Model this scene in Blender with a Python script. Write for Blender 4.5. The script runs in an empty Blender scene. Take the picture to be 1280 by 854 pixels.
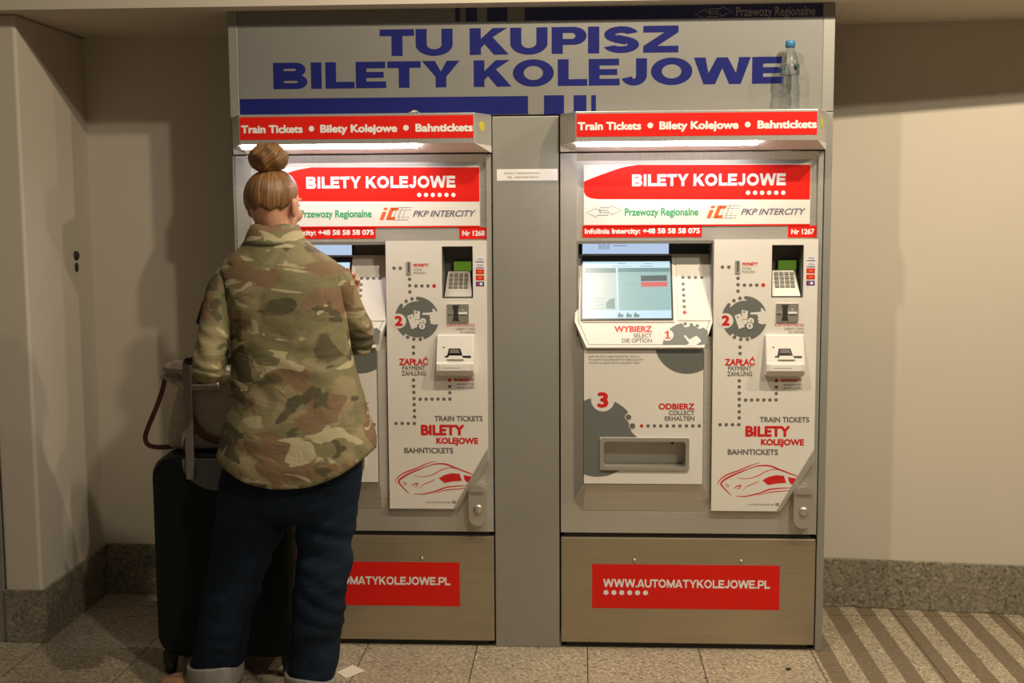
import bpy, math, random
from mathutils import Vector, Matrix, noise
from mathutils.geometry import tessellate_polygon
PI = math.pi
scene = bpy.context.scene
COL = scene.collection

# ------------------------------------------------------------------ camera, world, lamps, exposure
cd = bpy.data.cameras.new('camera')
cd.sensor_width = 36.0
cd.lens = 1540.0 / 1280.0 * 36.0
cam = bpy.data.objects.new('camera', cd)
COL.objects.link(cam)
CAM_ROT = Matrix(((0.9985, 0.0000, 0.0551), (0.0548, 0.1064, -0.9928), (-0.0059, 0.9943, 0.1062)))
cam.matrix_world = Matrix.Translation((0.0000, -4.3105, 1.5744)) @ CAM_ROT.to_4x4()
scene.camera = cam
scene.view_settings.view_transform = 'Standard'
scene.view_settings.look = 'None'
scene.view_settings.gamma = 1.0
scene.view_settings.use_curve_mapping = False
scene.view_settings.exposure = 0.15

world = bpy.data.worlds.new('hall_light')
scene.world = world
world.use_nodes = True
world.node_tree.nodes['Background'].inputs[0].default_value = (1.0, 0.87, 0.68, 1)
world.node_tree.nodes['Background'].inputs[1].default_value = 0.06


def lamp(name, loc, target, power, color, size, kind='DISK'):
    l = bpy.data.lights.new(name, 'AREA')
    l.energy = power
    l.color = color
    l.shape = kind
    l.size = size
    o = bpy.data.objects.new(name, l)
    COL.objects.link(o)
    o.location = loc
    o.rotation_euler = (Vector(target) - Vector(loc)).to_track_quat('-Z', 'Y').to_euler()
    o['kind'] = 'structure'
    return o


WARM = (1.0, 0.85, 0.62)
lamp('ceiling_lamp', (-0.09, -1.32, 2.95), (-0.09, -0.3, 0.8), 18, WARM, 0.05)
lamp('ceiling_lamp', (1.10, -1.32, 2.95), (1.10, -0.3, 0.8), 23, WARM, 0.05)
lamp('ceiling_lamp', (2.30, -1.32, 2.95), (2.30, -0.3, 0.8), 25, WARM, 0.05)
lamp('fill_lamp', (2.2, -4.8, 4.6), (0.4, 0, 0.9), 62, (1.0, 0.89, 0.70), 0.2)  # added unseen lamp for frontal fill, placed to keep the soffit shadow edge


# ------------------------------------------------------------------ materials
def newmat(name):
    m = bpy.data.materials.new(name)
    m.use_nodes = True
    nt = m.node_tree
    return m, nt, nt.nodes['Principled BSDF']


def P(nt, t, **kw):
    n = nt.nodes.new('ShaderNode' + t)
    for k, v in kw.items():
        if hasattr(n, k):
            setattr(n, k, v)
        else:
            n.inputs[k.replace('_', ' ')].default_value = v
    return n


def ramp(nt, fac, stops, interp='LINEAR'):
    r = nt.nodes.new('ShaderNodeValToRGB')
    r.color_ramp.interpolation = interp
    e = r.color_ramp.elements
    while len(e) < len(stops):
        e.new(0.5)
    for i, (p, c) in enumerate(stops):
        e[i].position = p
        e[i].color = (*c, 1) if len(c) == 3 else c
    nt.links.new(fac, r.inputs[0])
    return r.outputs[0]


def mix(nt, fac, a, b, mode='MIX'):
    n = nt.nodes.new('ShaderNodeMix')
    n.data_type = 'RGBA'
    n.blend_type = mode
    for s, v in ((n.inputs[0], fac), (n.inputs[6], a), (n.inputs[7], b)):
        if hasattr(v, 'is_output'):
            nt.links.new(v, s)
        else:
            s.default_value = v if not isinstance(v, tuple) or len(v) == 4 else (*v, 1)
    return n.outputs[2]


def coords(nt, scale=(1, 1, 1), kind='Object'):
    t = nt.nodes.new('ShaderNodeTexCoord')
    mp = nt.nodes.new('ShaderNodeMapping')
    mp.inputs['Scale'].default_value = scale
    nt.links.new(t.outputs[kind], mp.inputs[0])
    return mp.outputs[0]


def bump(nt, b, h, strength, dist):
    n = nt.nodes.new('ShaderNodeBump')
    n.inputs['Strength'].default_value = strength
    n.inputs['Distance'].default_value = dist
    nt.links.new(h, n.inputs['Height'])
    nt.links.new(n.outputs[0], b.inputs['Normal'])


def plain(name, c, rough=0.5, metal=0.0, spec=0.5, var=0.0, scale=6.0):
    m, nt, b = newmat(name)
    b.inputs['Roughness'].default_value = rough
    b.inputs['Metallic'].default_value = metal
    b.inputs['Specular IOR Level'].default_value = spec
    if var:
        n = P(nt, 'TexNoise', Scale=scale, Detail=4.0)
        nt.links.new(coords(nt), n.inputs['Vector'])
        lo = tuple(v * (1 - var) for v in c)
        hi = tuple(min(1, v * (1 + var)) for v in c)
        nt.links.new(ramp(nt, n.outputs[0], [(0.3, lo), (0.7, hi)]), b.inputs['Base Color'])
    else:
        b.inputs['Base Color'].default_value = (*c, 1)
    return m


def glow(name, c, s):
    m, nt, b = newmat(name)
    b.inputs['Base Color'].default_value = (0.02, 0.02, 0.02, 1)
    b.inputs['Roughness'].default_value = 0.25
    b.inputs['Emission Color'].default_value = (*c, 1)
    b.inputs['Emission Strength'].default_value = s
    return m


def brushed(name, c, metal=0.55, rough=0.42, stretch=(3, 3, 260), var=0.08):
    m, nt, b = newmat(name)
    n = P(nt, 'TexNoise', Scale=1.0, Detail=3.0)
    nt.links.new(coords(nt, stretch), n.inputs['Vector'])
    n2 = P(nt, 'TexNoise', Scale=2.5, Detail=3.0)
    nt.links.new(coords(nt), n2.inputs['Vector'])
    a = ramp(nt, n.outputs[0], [(0.25, tuple(v * (1 - var) for v in c)), (0.75, tuple(v * (1 + var) for v in c))])
    d = ramp(nt, n2.outputs[0], [(0.3, (0.88, 0.88, 0.88)), (0.7, (1, 1, 1))])
    nt.links.new(mix(nt, 1.0, a, d, 'MULTIPLY'), b.inputs['Base Color'])
    b.inputs['Metallic'].default_value = metal
    b.inputs['Roughness'].default_value = rough
    return m


def granite(name, dark, light, scale, strips=False, tile=0.399):
    m, nt, b = newmat(name)
    co = coords(nt)
    v = P(nt, 'TexVoronoi', Scale=scale)
    nt.links.new(co, v.inputs['Vector'])
    n = P(nt, 'TexNoise', Scale=scale * 0.8, Detail=5.0, Roughness=0.7)
    nt.links.new(co, n.inputs['Vector'])
    n3 = P(nt, 'TexNoise', Scale=2.2, Detail=4.0)
    nt.links.new(co, n3.inputs['Vector'])
    sep = nt.nodes.new('ShaderNodeSeparateColor')
    nt.links.new(v.outputs['Color'], sep.inputs[0])
    mid = tuple((a + c) * 0.5 for a, c in zip(dark, light))
    c1 = ramp(nt, sep.outputs[0], [(0.0, dark), (0.3, mid), (0.75, mid), (1.0, light)])
    c2 = ramp(nt, n.outputs[0], [(0.36, dark), (0.5, mid), (0.66, light)])
    c = mix(nt, 0.5, c1, c2)
    blot = ramp(nt, n3.outputs[0], [(0.3, (0.82, 0.82, 0.82)), (0.7, (1.06, 1.05, 1.03))])
    c = mix(nt, 1.0, c, blot, 'MULTIPLY')
    rough = 0.5
    if strips:
        s = nt.nodes.new('ShaderNodeSeparateXYZ')
        t = nt.nodes.new('ShaderNodeTexCoord')
        nt.links.new(t.outputs['Object'], s.inputs[0])

        def M(op, a, bb=None):
            k = nt.nodes.new('ShaderNodeMath')
            k.operation = op
            for i, q in enumerate((a, bb)):
                if q is None:
                    continue
                if hasattr(q, 'is_output'):
                    nt.links.new(q, k.inputs[i])
                else:
                    k.inputs[i].default_value = q
            return k.outputs[0]
        wob = M('MULTIPLY', M('SUBTRACT', n3.outputs[0], 0.5), 0.006)
        x = M('ADD', s.outputs[0], wob)
        ph = M('FRACT', M('DIVIDE', M('SUBTRACT', x, 0.839), 0.124))
        band = M('MULTIPLY', M('LESS_THAN', ph, 0.5), M('GREATER_THAN', s.outputs[0], 0.839))
        c = mix(nt, band, c, mix(nt, 1.0, mix(nt, 0.55, c, mid), (0.48, 0.44, 0.39), 'MULTIPLY'))
        # tile joints
        jx = M('FRACT', M('DIVIDE', M('ADD', s.outputs[0], 10 * tile - 0.0245), tile))
        jy = M('FRACT', M('DIVIDE', M('ADD', s.outputs[1], 10 * tile + 0.40), tile * 2))
        j = M('MAXIMUM', M('LESS_THAN', jx, 0.009), M('LESS_THAN', jy, 0.0045))
        c = mix(nt, j, c, (0.045, 0.036, 0.026))
        bump(nt, b, M('MULTIPLY', j, -1.0), 0.6, 0.003)
    nt.links.new(c, b.inputs['Base Color'])
    b.inputs['Roughness'].default_value = rough
    return m


def plaster(name, c):
    m, nt, b = newmat(name)
    co = coords(nt)
    n = P(nt, 'TexNoise', Scale=1.6, Detail=5.0, Roughness=0.6)
    nt.links.new(co, n.inputs['Vector'])
    n2 = P(nt, 'TexNoise', Scale=90.0, Detail=3.0)
    nt.links.new(co, n2.inputs['Vector'])
    n3 = P(nt, 'TexNoise', Scale=5.0, Detail=6.0, Roughness=0.75, Distortion=1.2)
    nt.links.new(co, n3.inputs['Vector'])
    a = ramp(nt, n.outputs[0], [(0.3, tuple(v * 0.95 for v in c)), (0.7, c)])
    scuff = ramp(nt, n3.outputs[0], [(0.70, (1, 1, 1)), (0.80, (0.90, 0.88, 0.86))])
    nt.links.new(mix(nt, 1.0, a, scuff, 'MULTIPLY'), b.inputs['Base Color'])
    b.inputs['Roughness'].default_value = 0.7
    bump(nt, b, n2.outputs[0], 0.12, 0.002)
    return m


def camo(name):
    m, nt, b = newmat(name)

    def layer(scale, seed, lo, hi, dist=0.6):
        mp = nt.nodes.new('ShaderNodeMapping')
        t = nt.nodes.new('ShaderNodeTexCoord')
        nt.links.new(t.outputs['Object'], mp.inputs[0])
        mp.inputs['Scale'].default_value = scale
        mp.inputs['Location'].default_value = seed
        mp.inputs['Rotation'].default_value = (0, 0.25, 0)
        n = P(nt, 'TexNoise', Scale=1.0, Detail=2.6, Roughness=0.48, Distortion=dist)
        nt.links.new(mp.outputs[0], n.inputs['Vector'])
        return ramp(nt, n.outputs[0], [(lo, (0, 0, 0)), (hi, (1, 1, 1))])
    c = mix(nt, layer((6, 6, 8), (3, 1, 2), 0.45, 0.53), (0.31, 0.255, 0.140), (0.215, 0.195, 0.100))
    c = mix(nt, layer((6.5, 6.5, 10), (2, 7, 4), 0.525, 0.55), c, (0.235, 0.150, 0.086))
    c = mix(nt, layer((7.5, 7.5, 11), (1, 8, 3), 0.57, 0.595), c, (0.110, 0.095, 0.053))
    c = mix(nt, layer((5.2, 5.2, 12), (6, 2, 9.3), 0.59, 0.602, 1.5), c, (0.48, 0.42, 0.255))
    w = P(nt, 'TexNoise', Scale=420.0, Detail=1.0)
    nt.links.new(coords(nt), w.inputs['Vector'])
    c = mix(nt, 1.0, c, ramp(nt, w.outputs[0], [(0.3, (0.86, 0.86, 0.86)), (0.7, (1.08, 1.08, 1.08))]), 'MULTIPLY')
    nt.links.new(c, b.inputs['Base Color'])
    b.inputs['Roughness'].default_value = 0.75
    b.inputs['Specular IOR Level'].default_value = 0.25
    f = P(nt, 'TexNoise', Scale=8.0, Detail=3.0, Distortion=1.2)
    nt.links.new(coords(nt, (1, 1, 1.6)), f.inputs['Vector'])
    bump(nt, b, f.outputs[0], 0.5, 0.014)
    return m


def denim(name, c):
    m, nt, b = newmat(name)
    n = P(nt, 'TexNoise', Scale=5.0, Detail=4.0)
    nt.links.new(coords(nt), n.inputs['Vector'])
    w = P(nt, 'TexNoise', Scale=300.0, Detail=2.0)
    nt.links.new(coords(nt, (1, 1, 0.4)), w.inputs['Vector'])
    a = ramp(nt, n.outputs[0], [(0.35, tuple(v * 0.65 for v in c)), (0.7, tuple(v * 1.4 for v in c))])
    nt.links.new(mix(nt, 1.0, a, ramp(nt, w.outputs[0], [(0.3, (0.75, 0.75, 0.75)), (0.7, (1.15, 1.15, 1.15))]), 'MULTIPLY'), b.inputs['Base Color'])
    b.inputs['Roughness'].default_value = 0.85
    b.inputs['Specular IOR Level'].default_value = 0.15
    f = P(nt, 'TexNoise', Scale=14.0, Detail=2.5, Distortion=1.0)
    nt.links.new(coords(nt, (0.8, 0.8, 1.8)), f.inputs['Vector'])
    bump(nt, b, f.outputs[0], 0.5, 0.012)
    return m


def hairmat(name):
    m, nt, b = newmat(name)
    n = P(nt, 'TexNoise', Scale=1.0, Detail=4.0, Roughness=0.6)
    nt.links.new(coords(nt, (85, 2.2, 1), 'UV'), n.inputs['Vector'])
    n2 = P(nt, 'TexNoise', Scale=1.0, Detail=2.0)
    nt.links.new(coords(nt, (9, 2.0, 1), 'UV'), n2.inputs['Vector'])
    a = ramp(nt, n.outputs[0], [(0.28, (0.10, 0.045, 0.018)), (0.5, (0.25, 0.125, 0.048)), (0.72, (0.42, 0.25, 0.11))])
    d = ramp(nt, n2.outputs[0], [(0.32, (0.55, 0.52, 0.50)), (0.68, (1.15, 1.12, 1.05))])
    nt.links.new(mix(nt, 1.0, a, d, 'MULTIPLY'), b.inputs['Base Color'])
    b.inputs['Roughness'].default_value = 0.42
    bump(nt, b, n.outputs[0], 0.7, 0.004)
    return m


def skinmat(name):
    m, nt, b = newmat(name)
    n = P(nt, 'TexNoise', Scale=14.0, Detail=4.0)
    nt.links.new(coords(nt), n.inputs['Vector'])
    nt.links.new(ramp(nt, n.outputs[0], [(0.3, (0.56, 0.27, 0.17)), (0.7, (0.68, 0.37, 0.25))]), b.inputs['Base Color'])
    b.inputs['Roughness'].default_value = 0.5
    b.inputs['Subsurface Weight'].default_value = 0.15
    b.inputs['Subsurface Radius'].default_value = (0.01, 0.004, 0.002)
    return m


def clearmat(name, tint, amount):
    m = bpy.data.materials.new(name)
    m.use_nodes = True
    nt = m.node_tree
    for n in list(nt.nodes):
        nt.nodes.remove(n)
    out = nt.nodes.new('ShaderNodeOutputMaterial')
    tr = nt.nodes.new('ShaderNodeBsdfTransparent')
    tr.inputs[0].default_value = (*tint, 1)
    gl = nt.nodes.new('ShaderNodeBsdfGlossy')
    gl.inputs['Roughness'].default_value = 0.06
    fr = nt.nodes.new('ShaderNodeLayerWeight')
    fr.inputs[0].default_value = amount
    mx = nt.nodes.new('ShaderNodeMixShader')
    nt.links.new(fr.outputs['Facing'], mx.inputs[0])
    nt.links.new(tr.outputs[0], mx.inputs[1])
    nt.links.new(gl.outputs[0], mx.inputs[2])
    nt.links.new(mx.outputs[0], out.inputs[0])
    return m


MT = {}
MT['wall'] = plaster('cream_plaster', (0.66, 0.59, 0.49))
MT['floor'] = granite('granite_floor', (0.09, 0.065, 0.042), (0.80, 0.68, 0.50), 105, strips=True)
MT['base'] = granite('granite_skirting', (0.055, 0.048, 0.036), (0.46, 0.41, 0.30), 100)
MT['steel'] = brushed('brushed_steel', (0.58, 0.55, 0.49), metal=0.5, rough=0.36)
MT['steel_h'] = brushed('brushed_steel_sideways', (0.66, 0.63, 0.59), metal=0.6, rough=0.32, stretch=(260, 3, 3))
MT['door'] = brushed('brushed_steel_door', (0.44, 0.37, 0.26), metal=0.6, rough=0.36, stretch=(3, 3, 200))
MT['alu'] = plain('grey_powder_coat', (0.34, 0.33, 0.30), 0.45, 0.35, var=0.05, scale=3)
MT['board'] = plain('sign_board_grey', (0.235, 0.23, 0.215), 0.5, 0.2, var=0.05, scale=2)
MT['white'] = plain('white_enamel', (0.80, 0.76, 0.70), 0.35, var=0.02, scale=4)
MT['white2'] = plain('white_print', (0.88, 0.86, 0.84), 0.4)
MT['red'] = plain('red_vinyl', (0.76, 0.014, 0.008), 0.45, spec=0.25, var=0.03)
MT['redprint'] = plain('red_print', (0.66, 0.018, 0.018), 0.4)
MT['grey'] = plain('grey_print', (0.150, 0.160, 0.145), 0.45)
MT['dgrey'] = plain('dark_grey_print', (0.155, 0.145, 0.125), 0.5)
MT['blue'] = plain('blue_vinyl', (0.013, 0.017, 0.15), 0.6, spec=0.12, var=0.04)
MT['navy'] = plain('navy_vinyl', (0.022, 0.024, 0.12), 0.4)
MT['green'] = plain('green_print', (0.03, 0.36, 0.16), 0.45)
MT['orange'] = plain('orange_print', (0.80, 0.13, 0.02), 0.45)
MT['bluegrey'] = plain('grey_blue_print', (0.14, 0.14, 0.19), 0.45)
MT['yellow'] = plain('yellow_dot', (0.62, 0.58, 0.02), 0.4)
MT['black'] = plain('black_plastic', (0.012, 0.012, 0.013), 0.3)
MT['dark'] = plain('dark_gap', (0.03, 0.027, 0.024), 0.6)
MT['hood'] = plain('dark_grey_hood', (0.20, 0.19, 0.165), 0.4, 0.1)
MT['silver'] = plain('satin_silver', (0.62, 0.58, 0.52), 0.3, 0.7)
MT['key'] = plain('grey_keys', (0.40, 0.37, 0.32), 0.4, 0.3)
MT['lcd'] = glow('green_lcd', (0.16, 0.30, 0.02), 0.45)
MT['lens'] = glow('lamp_lens', (1.0, 0.93, 0.95), 38.0)
MT['s_bg'] = glow('screen_teal', (0.36, 0.58, 0.56), 0.78)
MT['s_white'] = glow('screen_white', (0.62, 0.84, 0.95), 0.85)
MT['s_left'] = glow('screen_pale', (0.56, 0.68, 0.64), 0.78)
MT['s_head'] = glow('screen_header', (0.16, 0.30, 0.31), 0.8)
MT['s_dark'] = glow('screen_grey', (0.07, 0.11, 0.12), 0.8)
MT['s_red'] = glow('screen_red', (0.80, 0.13, 0.13), 0.8)
MT['s_strip'] = glow('reflection_glow', (0.50, 0.63, 0.85), 0.85)  # glow colour painted in for the touch screen's reflection
MT['visa'] = plain('card_blue', (0.05, 0.08, 0.30), 0.4)


MT['pet'] = clearmat('clear_plastic', (0.93, 0.95, 0.96), 0.28)
MT['cap'] = plain('blue_cap', (0.05, 0.22, 0.42), 0.35)
MT['paper'] = plain('cream_paper', (0.84, 0.78, 0.66), 0.7)


def petlabel():
    m = clearmat('bottle_label_film', (0.97, 0.98, 0.99), 0.2)
    nt = m.node_tree
    out = [n for n in nt.nodes if n.type == 'OUTPUT_MATERIAL'][0]
    old = out.inputs[0].links[0].from_socket
    d = nt.nodes.new('ShaderNodeBsdfDiffuse')
    d.inputs[0].default_value = (0.02, 0.10, 0.05, 1)
    n = P(nt, 'TexNoise', Scale=70.0, Detail=1.0)
    nt.links.new(coords(nt, (1, 1, 0.6)), n.inputs['Vector'])
    f = ramp(nt, n.outputs[0], [(0.60, (0, 0, 0)), (0.62, (1, 1, 1))], 'LINEAR')
    mx = nt.nodes.new('ShaderNodeMixShader')
    nt.links.new(f, mx.inputs[0])
    nt.links.new(old, mx.inputs[1])
    nt.links.new(d.outputs[0], mx.inputs[2])
    nt.links.new(mx.outputs[0], out.inputs[0])
    return m


MT['pet_label'] = petlabel()
MT['case'] = plain('black_suitcase_shell', (0.006, 0.010, 0.009), 0.5, spec=0.2, var=0.2)
MT['casedark'] = plain('black_rubber', (0.012, 0.012, 0.013), 0.5)
MT['casegrey'] = plain('blue_grey_plastic', (0.15, 0.16, 0.18), 0.5)
MT['pole'] = plain('handle_aluminium', (0.30, 0.245, 0.225), 0.4, 0.3)
MT['canvas'] = plain('cream_canvas', (0.46, 0.40, 0.32), 0.8, var=0.08, scale=30)
MT['flap'] = plain('cream_satin', (0.44, 0.37, 0.26), 0.32, 0.35, var=0.2, scale=25)
MT['leather'] = plain('brown_leather', (0.135, 0.045, 0.020), 0.4, var=0.2, scale=30)
MT['skin'] = skinmat('skin')
MT['eyewhite'] = plain('eye_white', (0.75, 0.72, 0.68), 0.3)
MT['iris'] = plain('iris', (0.10, 0.07, 0.04), 0.3)
MT['hair'] = hairmat('auburn_hair')
MT['hairdark'] = plain('hair_strand', (0.20, 0.09, 0.035), 0.5)
MT['camo'] = camo('camouflage_cloth')
MT['denim'] = denim('dark_denim', (0.010, 0.018, 0.034))
MT['cuff'] = plain('pale_denim_back', (0.27, 0.255, 0.24), 0.85, var=0.12, scale=60)
MT['shoe'] = plain('tan_suede', (0.46, 0.26, 0.15), 0.75, var=0.1, scale=40)
MT['sole'] = plain('pale_rubber_sole', (0.50, 0.42, 0.32), 0.6)


# ------------------------------------------------------------------ mesh builder
def catmull(pts, k=6, closed=False):
    pts = [Vector(p) for p in pts]
    n = len(pts)
    out = []
    rng = n if closed else n - 1
    for i in range(rng):
        if closed:
            p0, p1, p2, p3 = pts[i - 1], pts[i], pts[(i + 1) % n], pts[(i + 2) % n]
        else:
            p1, p2 = pts[i], pts[i + 1]
            p0 = pts[i - 1] if i else p1 * 2 - p2
            p3 = pts[i + 2] if i + 2 < n else p2 * 2 - p1
        for j in range(k):
            t = j / k
            out.append(0.5 * ((2 * p1) + (p2 - p0) * t + (2 * p0 - 5 * p1 + 4 * p2 - p3) * t * t + (3 * p1 - p0 - 3 * p2 + p3) * t ** 3))
    if not closed:
        out.append(pts[-1])
    return out


TXT = {}


def text_mesh(s, off, shear):
    key = (s, off, shear)
    if key not in TXT:
        c = bpy.data.curves.new('t', 'FONT')
        c.body = s
        c.size = 1
        c.offset = off
        c.shear = shear
        c.resolution_u = 4
        o = bpy.data.objects.new('t', c)
        COL.objects.link(o)
        dg = bpy.context.evaluated_depsgraph_get()
        me = bpy.data.meshes.new_from_object(o.evaluated_get(dg))
        TXT[key] = ([v.co.copy() for v in me.vertices], [list(p.vertices) for p in me.polygons])
        bpy.data.objects.remove(o)
        bpy.data.curves.remove(c)
        bpy.data.meshes.remove(me)
    return TXT[key]


CAPH = max(v.y for v in text_mesh('H', 0, 0)[0])


def block_glyph(c, a, t):
    """capital letter in a box one unit high; a = stem width, t = bar height"""
    R = lambda x0, z0, x1, z1: [(x0, z0), (x1, z0), (x1, z1), (x0, z1)]

    def ring(cx, cz, rx, rz, d0, d1, n=18):
        o, i = [], []
        for k in range(n + 1):
            q = math.radians(d0 + (d1 - d0) * k / n)
            o.append((cx + rx * math.cos(q), cz + rz * math.sin(q)))
            i.append((cx + max(0.02, rx - a) * math.cos(q), cz + max(0.02, rz - t) * math.sin(q)))
        return o + i[::-1]
    h = a * 1.08
    if c == 'I':
        return a, [R(0, 0, a, 1)]
    if c == '.':
        return a * 0.9, [R(0, 0, a * 0.9, t)]
    if c == 'T':
        w = 1.12
        return w, [R(0, 1 - t, w, 1), R(w / 2 - a / 2, 0, w / 2 + a / 2, 1 - t)]
    if c == 'L':
        return 0.98, [R(0, 0, a, 1), R(a, 0, 0.98, t)]
    if c == 'E':
        return 1.02, [R(0, 0, a, 1), R(a, 0, 1.02, t), R(a, 1 - t, 1.0, 1), R(a, 0.5 - t * 0.45, 0.94, 0.5 + t * 0.45)]
    if c == 'H':
        w = 1.2
        return w, [R(0, 0, a, 1), R(w - a, 0, w, 1), R(a, 0.5 - t / 2, w - a, 0.5 + t / 2)]
    if c == 'Z':
        w = 1.12
        return w, [R(0, 1 - t, w, 1), R(0, 0, w, t), [(0, t), (a * 1.25, t), (w, 1 - t), (w - a * 1.25, 1 - t)]]
    if c == 'N':
        w = 1.22
        return w, [R(0, 0, a, 1), R(w - a, 0, w, 1), [(a * 0.9, 1), (w - a * 0.9, 0), (w - a * 0.9, 0.42), (a * 0.9, 1)][:3] + [(a * 0.9, 0.58)]]
    if c == 'K':
        w = 1.26
        return w, [R(0, 0, a, 1), [(a, 0.26), (a + 0.12, 0.40), (w - a * 1.35, 0), (w, 0), (a + 0.38, 0.66), (w - 0.05, 1), (w - 0.05 - a * 1.30, 1), (a, 0.60)]]
    if c == 'Y':
        w = 1.26
        return w, [[(0, 1), (a * 1.2, 1), (w / 2, 0.60), (w - a * 1.2, 1), (w, 1), (w / 2 + a / 2, 0.40), (w / 2 + a / 2, 0), (w / 2 - a / 2, 0), (w / 2 - a / 2, 0.40)]]
    if c == 'W':
        w = 1.86
        s = a * 1.06
        m = w / 2
        return w, [[(0, 1), (s, 1), (0.46 + 0.02, 0.42), (m - s * 0.46, 1), (m + s * 0.46, 1), (w - 0.48, 0.42), (w - s, 1), (w, 1), (w - 0.32, 0), (w - 0.32 - s, 0), (m, 0.60), (0.32 + s, 0), (0.32, 0)]]
    if c == 'A':
        w = 1.3
        return w, [[(0, 0), (h, 0), (w / 2, 0.74), (w - h, 0), (w, 0), (w / 2 + a * 0.56, 1), (w / 2 - a * 0.56, 1)], R(w * 0.24, 0.18, w * 0.76, 0.18 + t * 0.8)]
    if c == 'M':
        w = 1.42
        return w, [R(0, 0, a * 0.92, 1), R(w - a * 0.92, 0, w, 1), [(a * 0.9, 1), (w / 2, 0.36), (w - a * 0.9, 1), (w - a * 0.9, 0.52), (w / 2 + 0.12, 0), (w / 2 - 0.12, 0), (a * 0.9, 0.52)]]
    if c == 'O':
        w = 1.36
        return w, [ring(w / 2, 0.5, w / 2, 0.515, 0, 180, 24), ring(w / 2, 0.5, w / 2, 0.515, 180, 360, 24)]
    if c == 'U':
        w = 1.2
        return w, [R(0, 0.42, a, 1), R(w - a, 0.42, w, 1), ring(w / 2, 0.42, w / 2, 0.435, 180, 360, 24)]
    if c == 'J':
        w = 0.86
        return w, [R(w - a, 0.38, w, 1), ring(w / 2, 0.38, w / 2, 0.395, 200, 360, 24)]
    if c in 'PBRD':
        w = 1.12

        def bowl(x, z0, z1, xr):
            r = (z1 - z0) / 2
            rx = min(xr - a * 0.9, r * 1.25)
            return [R(a * 0.9, z1 - t * 0.9, xr - rx, z1), R(a * 0.9, z0, xr - rx, z0 + t * 0.9), ring(xr - rx, (z0 + z1) / 2, rx, r, -90, 90, 16)]
        ps = [R(0, 0, a, 1)]
        if c == 'D':
            return 1.2, ps + bowl(0, 0, 1, 1.2)
        if c == 'P':
            return w, ps + bowl(0, 0.33, 1, w)
        if c == 'B':
            return w + 0.03, ps + bowl(0, 0.46, 1, w - 0.02) + bowl(0, 0, 0.54, w + 0.03)
        return w + 0.06, ps + bowl(0, 0.36, 1, w) + [[(0.42, 0.42), (0.80, 0.44), (w + 0.06, 0), (w + 0.06 - h * 1.1, 0)]]
    if c == 'S':
        w = 1.14
        r = 0.5 + t / 4
        rz = r / 2 + t * 0.12
        ps = [ring(w * 0.5, 1 - rz, w * 0.48, rz, 15, 250, 22), ring(w * 0.5, rz, w * 0.5, rz, -165, 70, 22)]
        ps.append([(w * 0.30, 1 - 2 * rz + 0.02), (w * 0.62, 2 * rz - t - 0.06), (w * 0.70, 2 * rz - 0.02), (w * 0.38, 1 - 2 * rz + t + 0.06)])
        return w, ps
    raise ValueError(c)


def clip(poly, axis, val, keep_greater):
    """part of a polygon on one side of an axis-parallel line"""
    out = []
    for i, p in enumerate(poly):
        q = poly[i - 1]
        ip = (p[axis] >= val) == keep_greater
        iq = (q[axis] >= val) == keep_greater
        if ip != iq:
            t = (val - q[axis]) / (p[axis] - q[axis])
            out.append((q[0] + (p[0] - q[0]) * t, q[1] + (p[1] - q[1]) * t))
        if ip:
            out.append(p)
    return out


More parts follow.
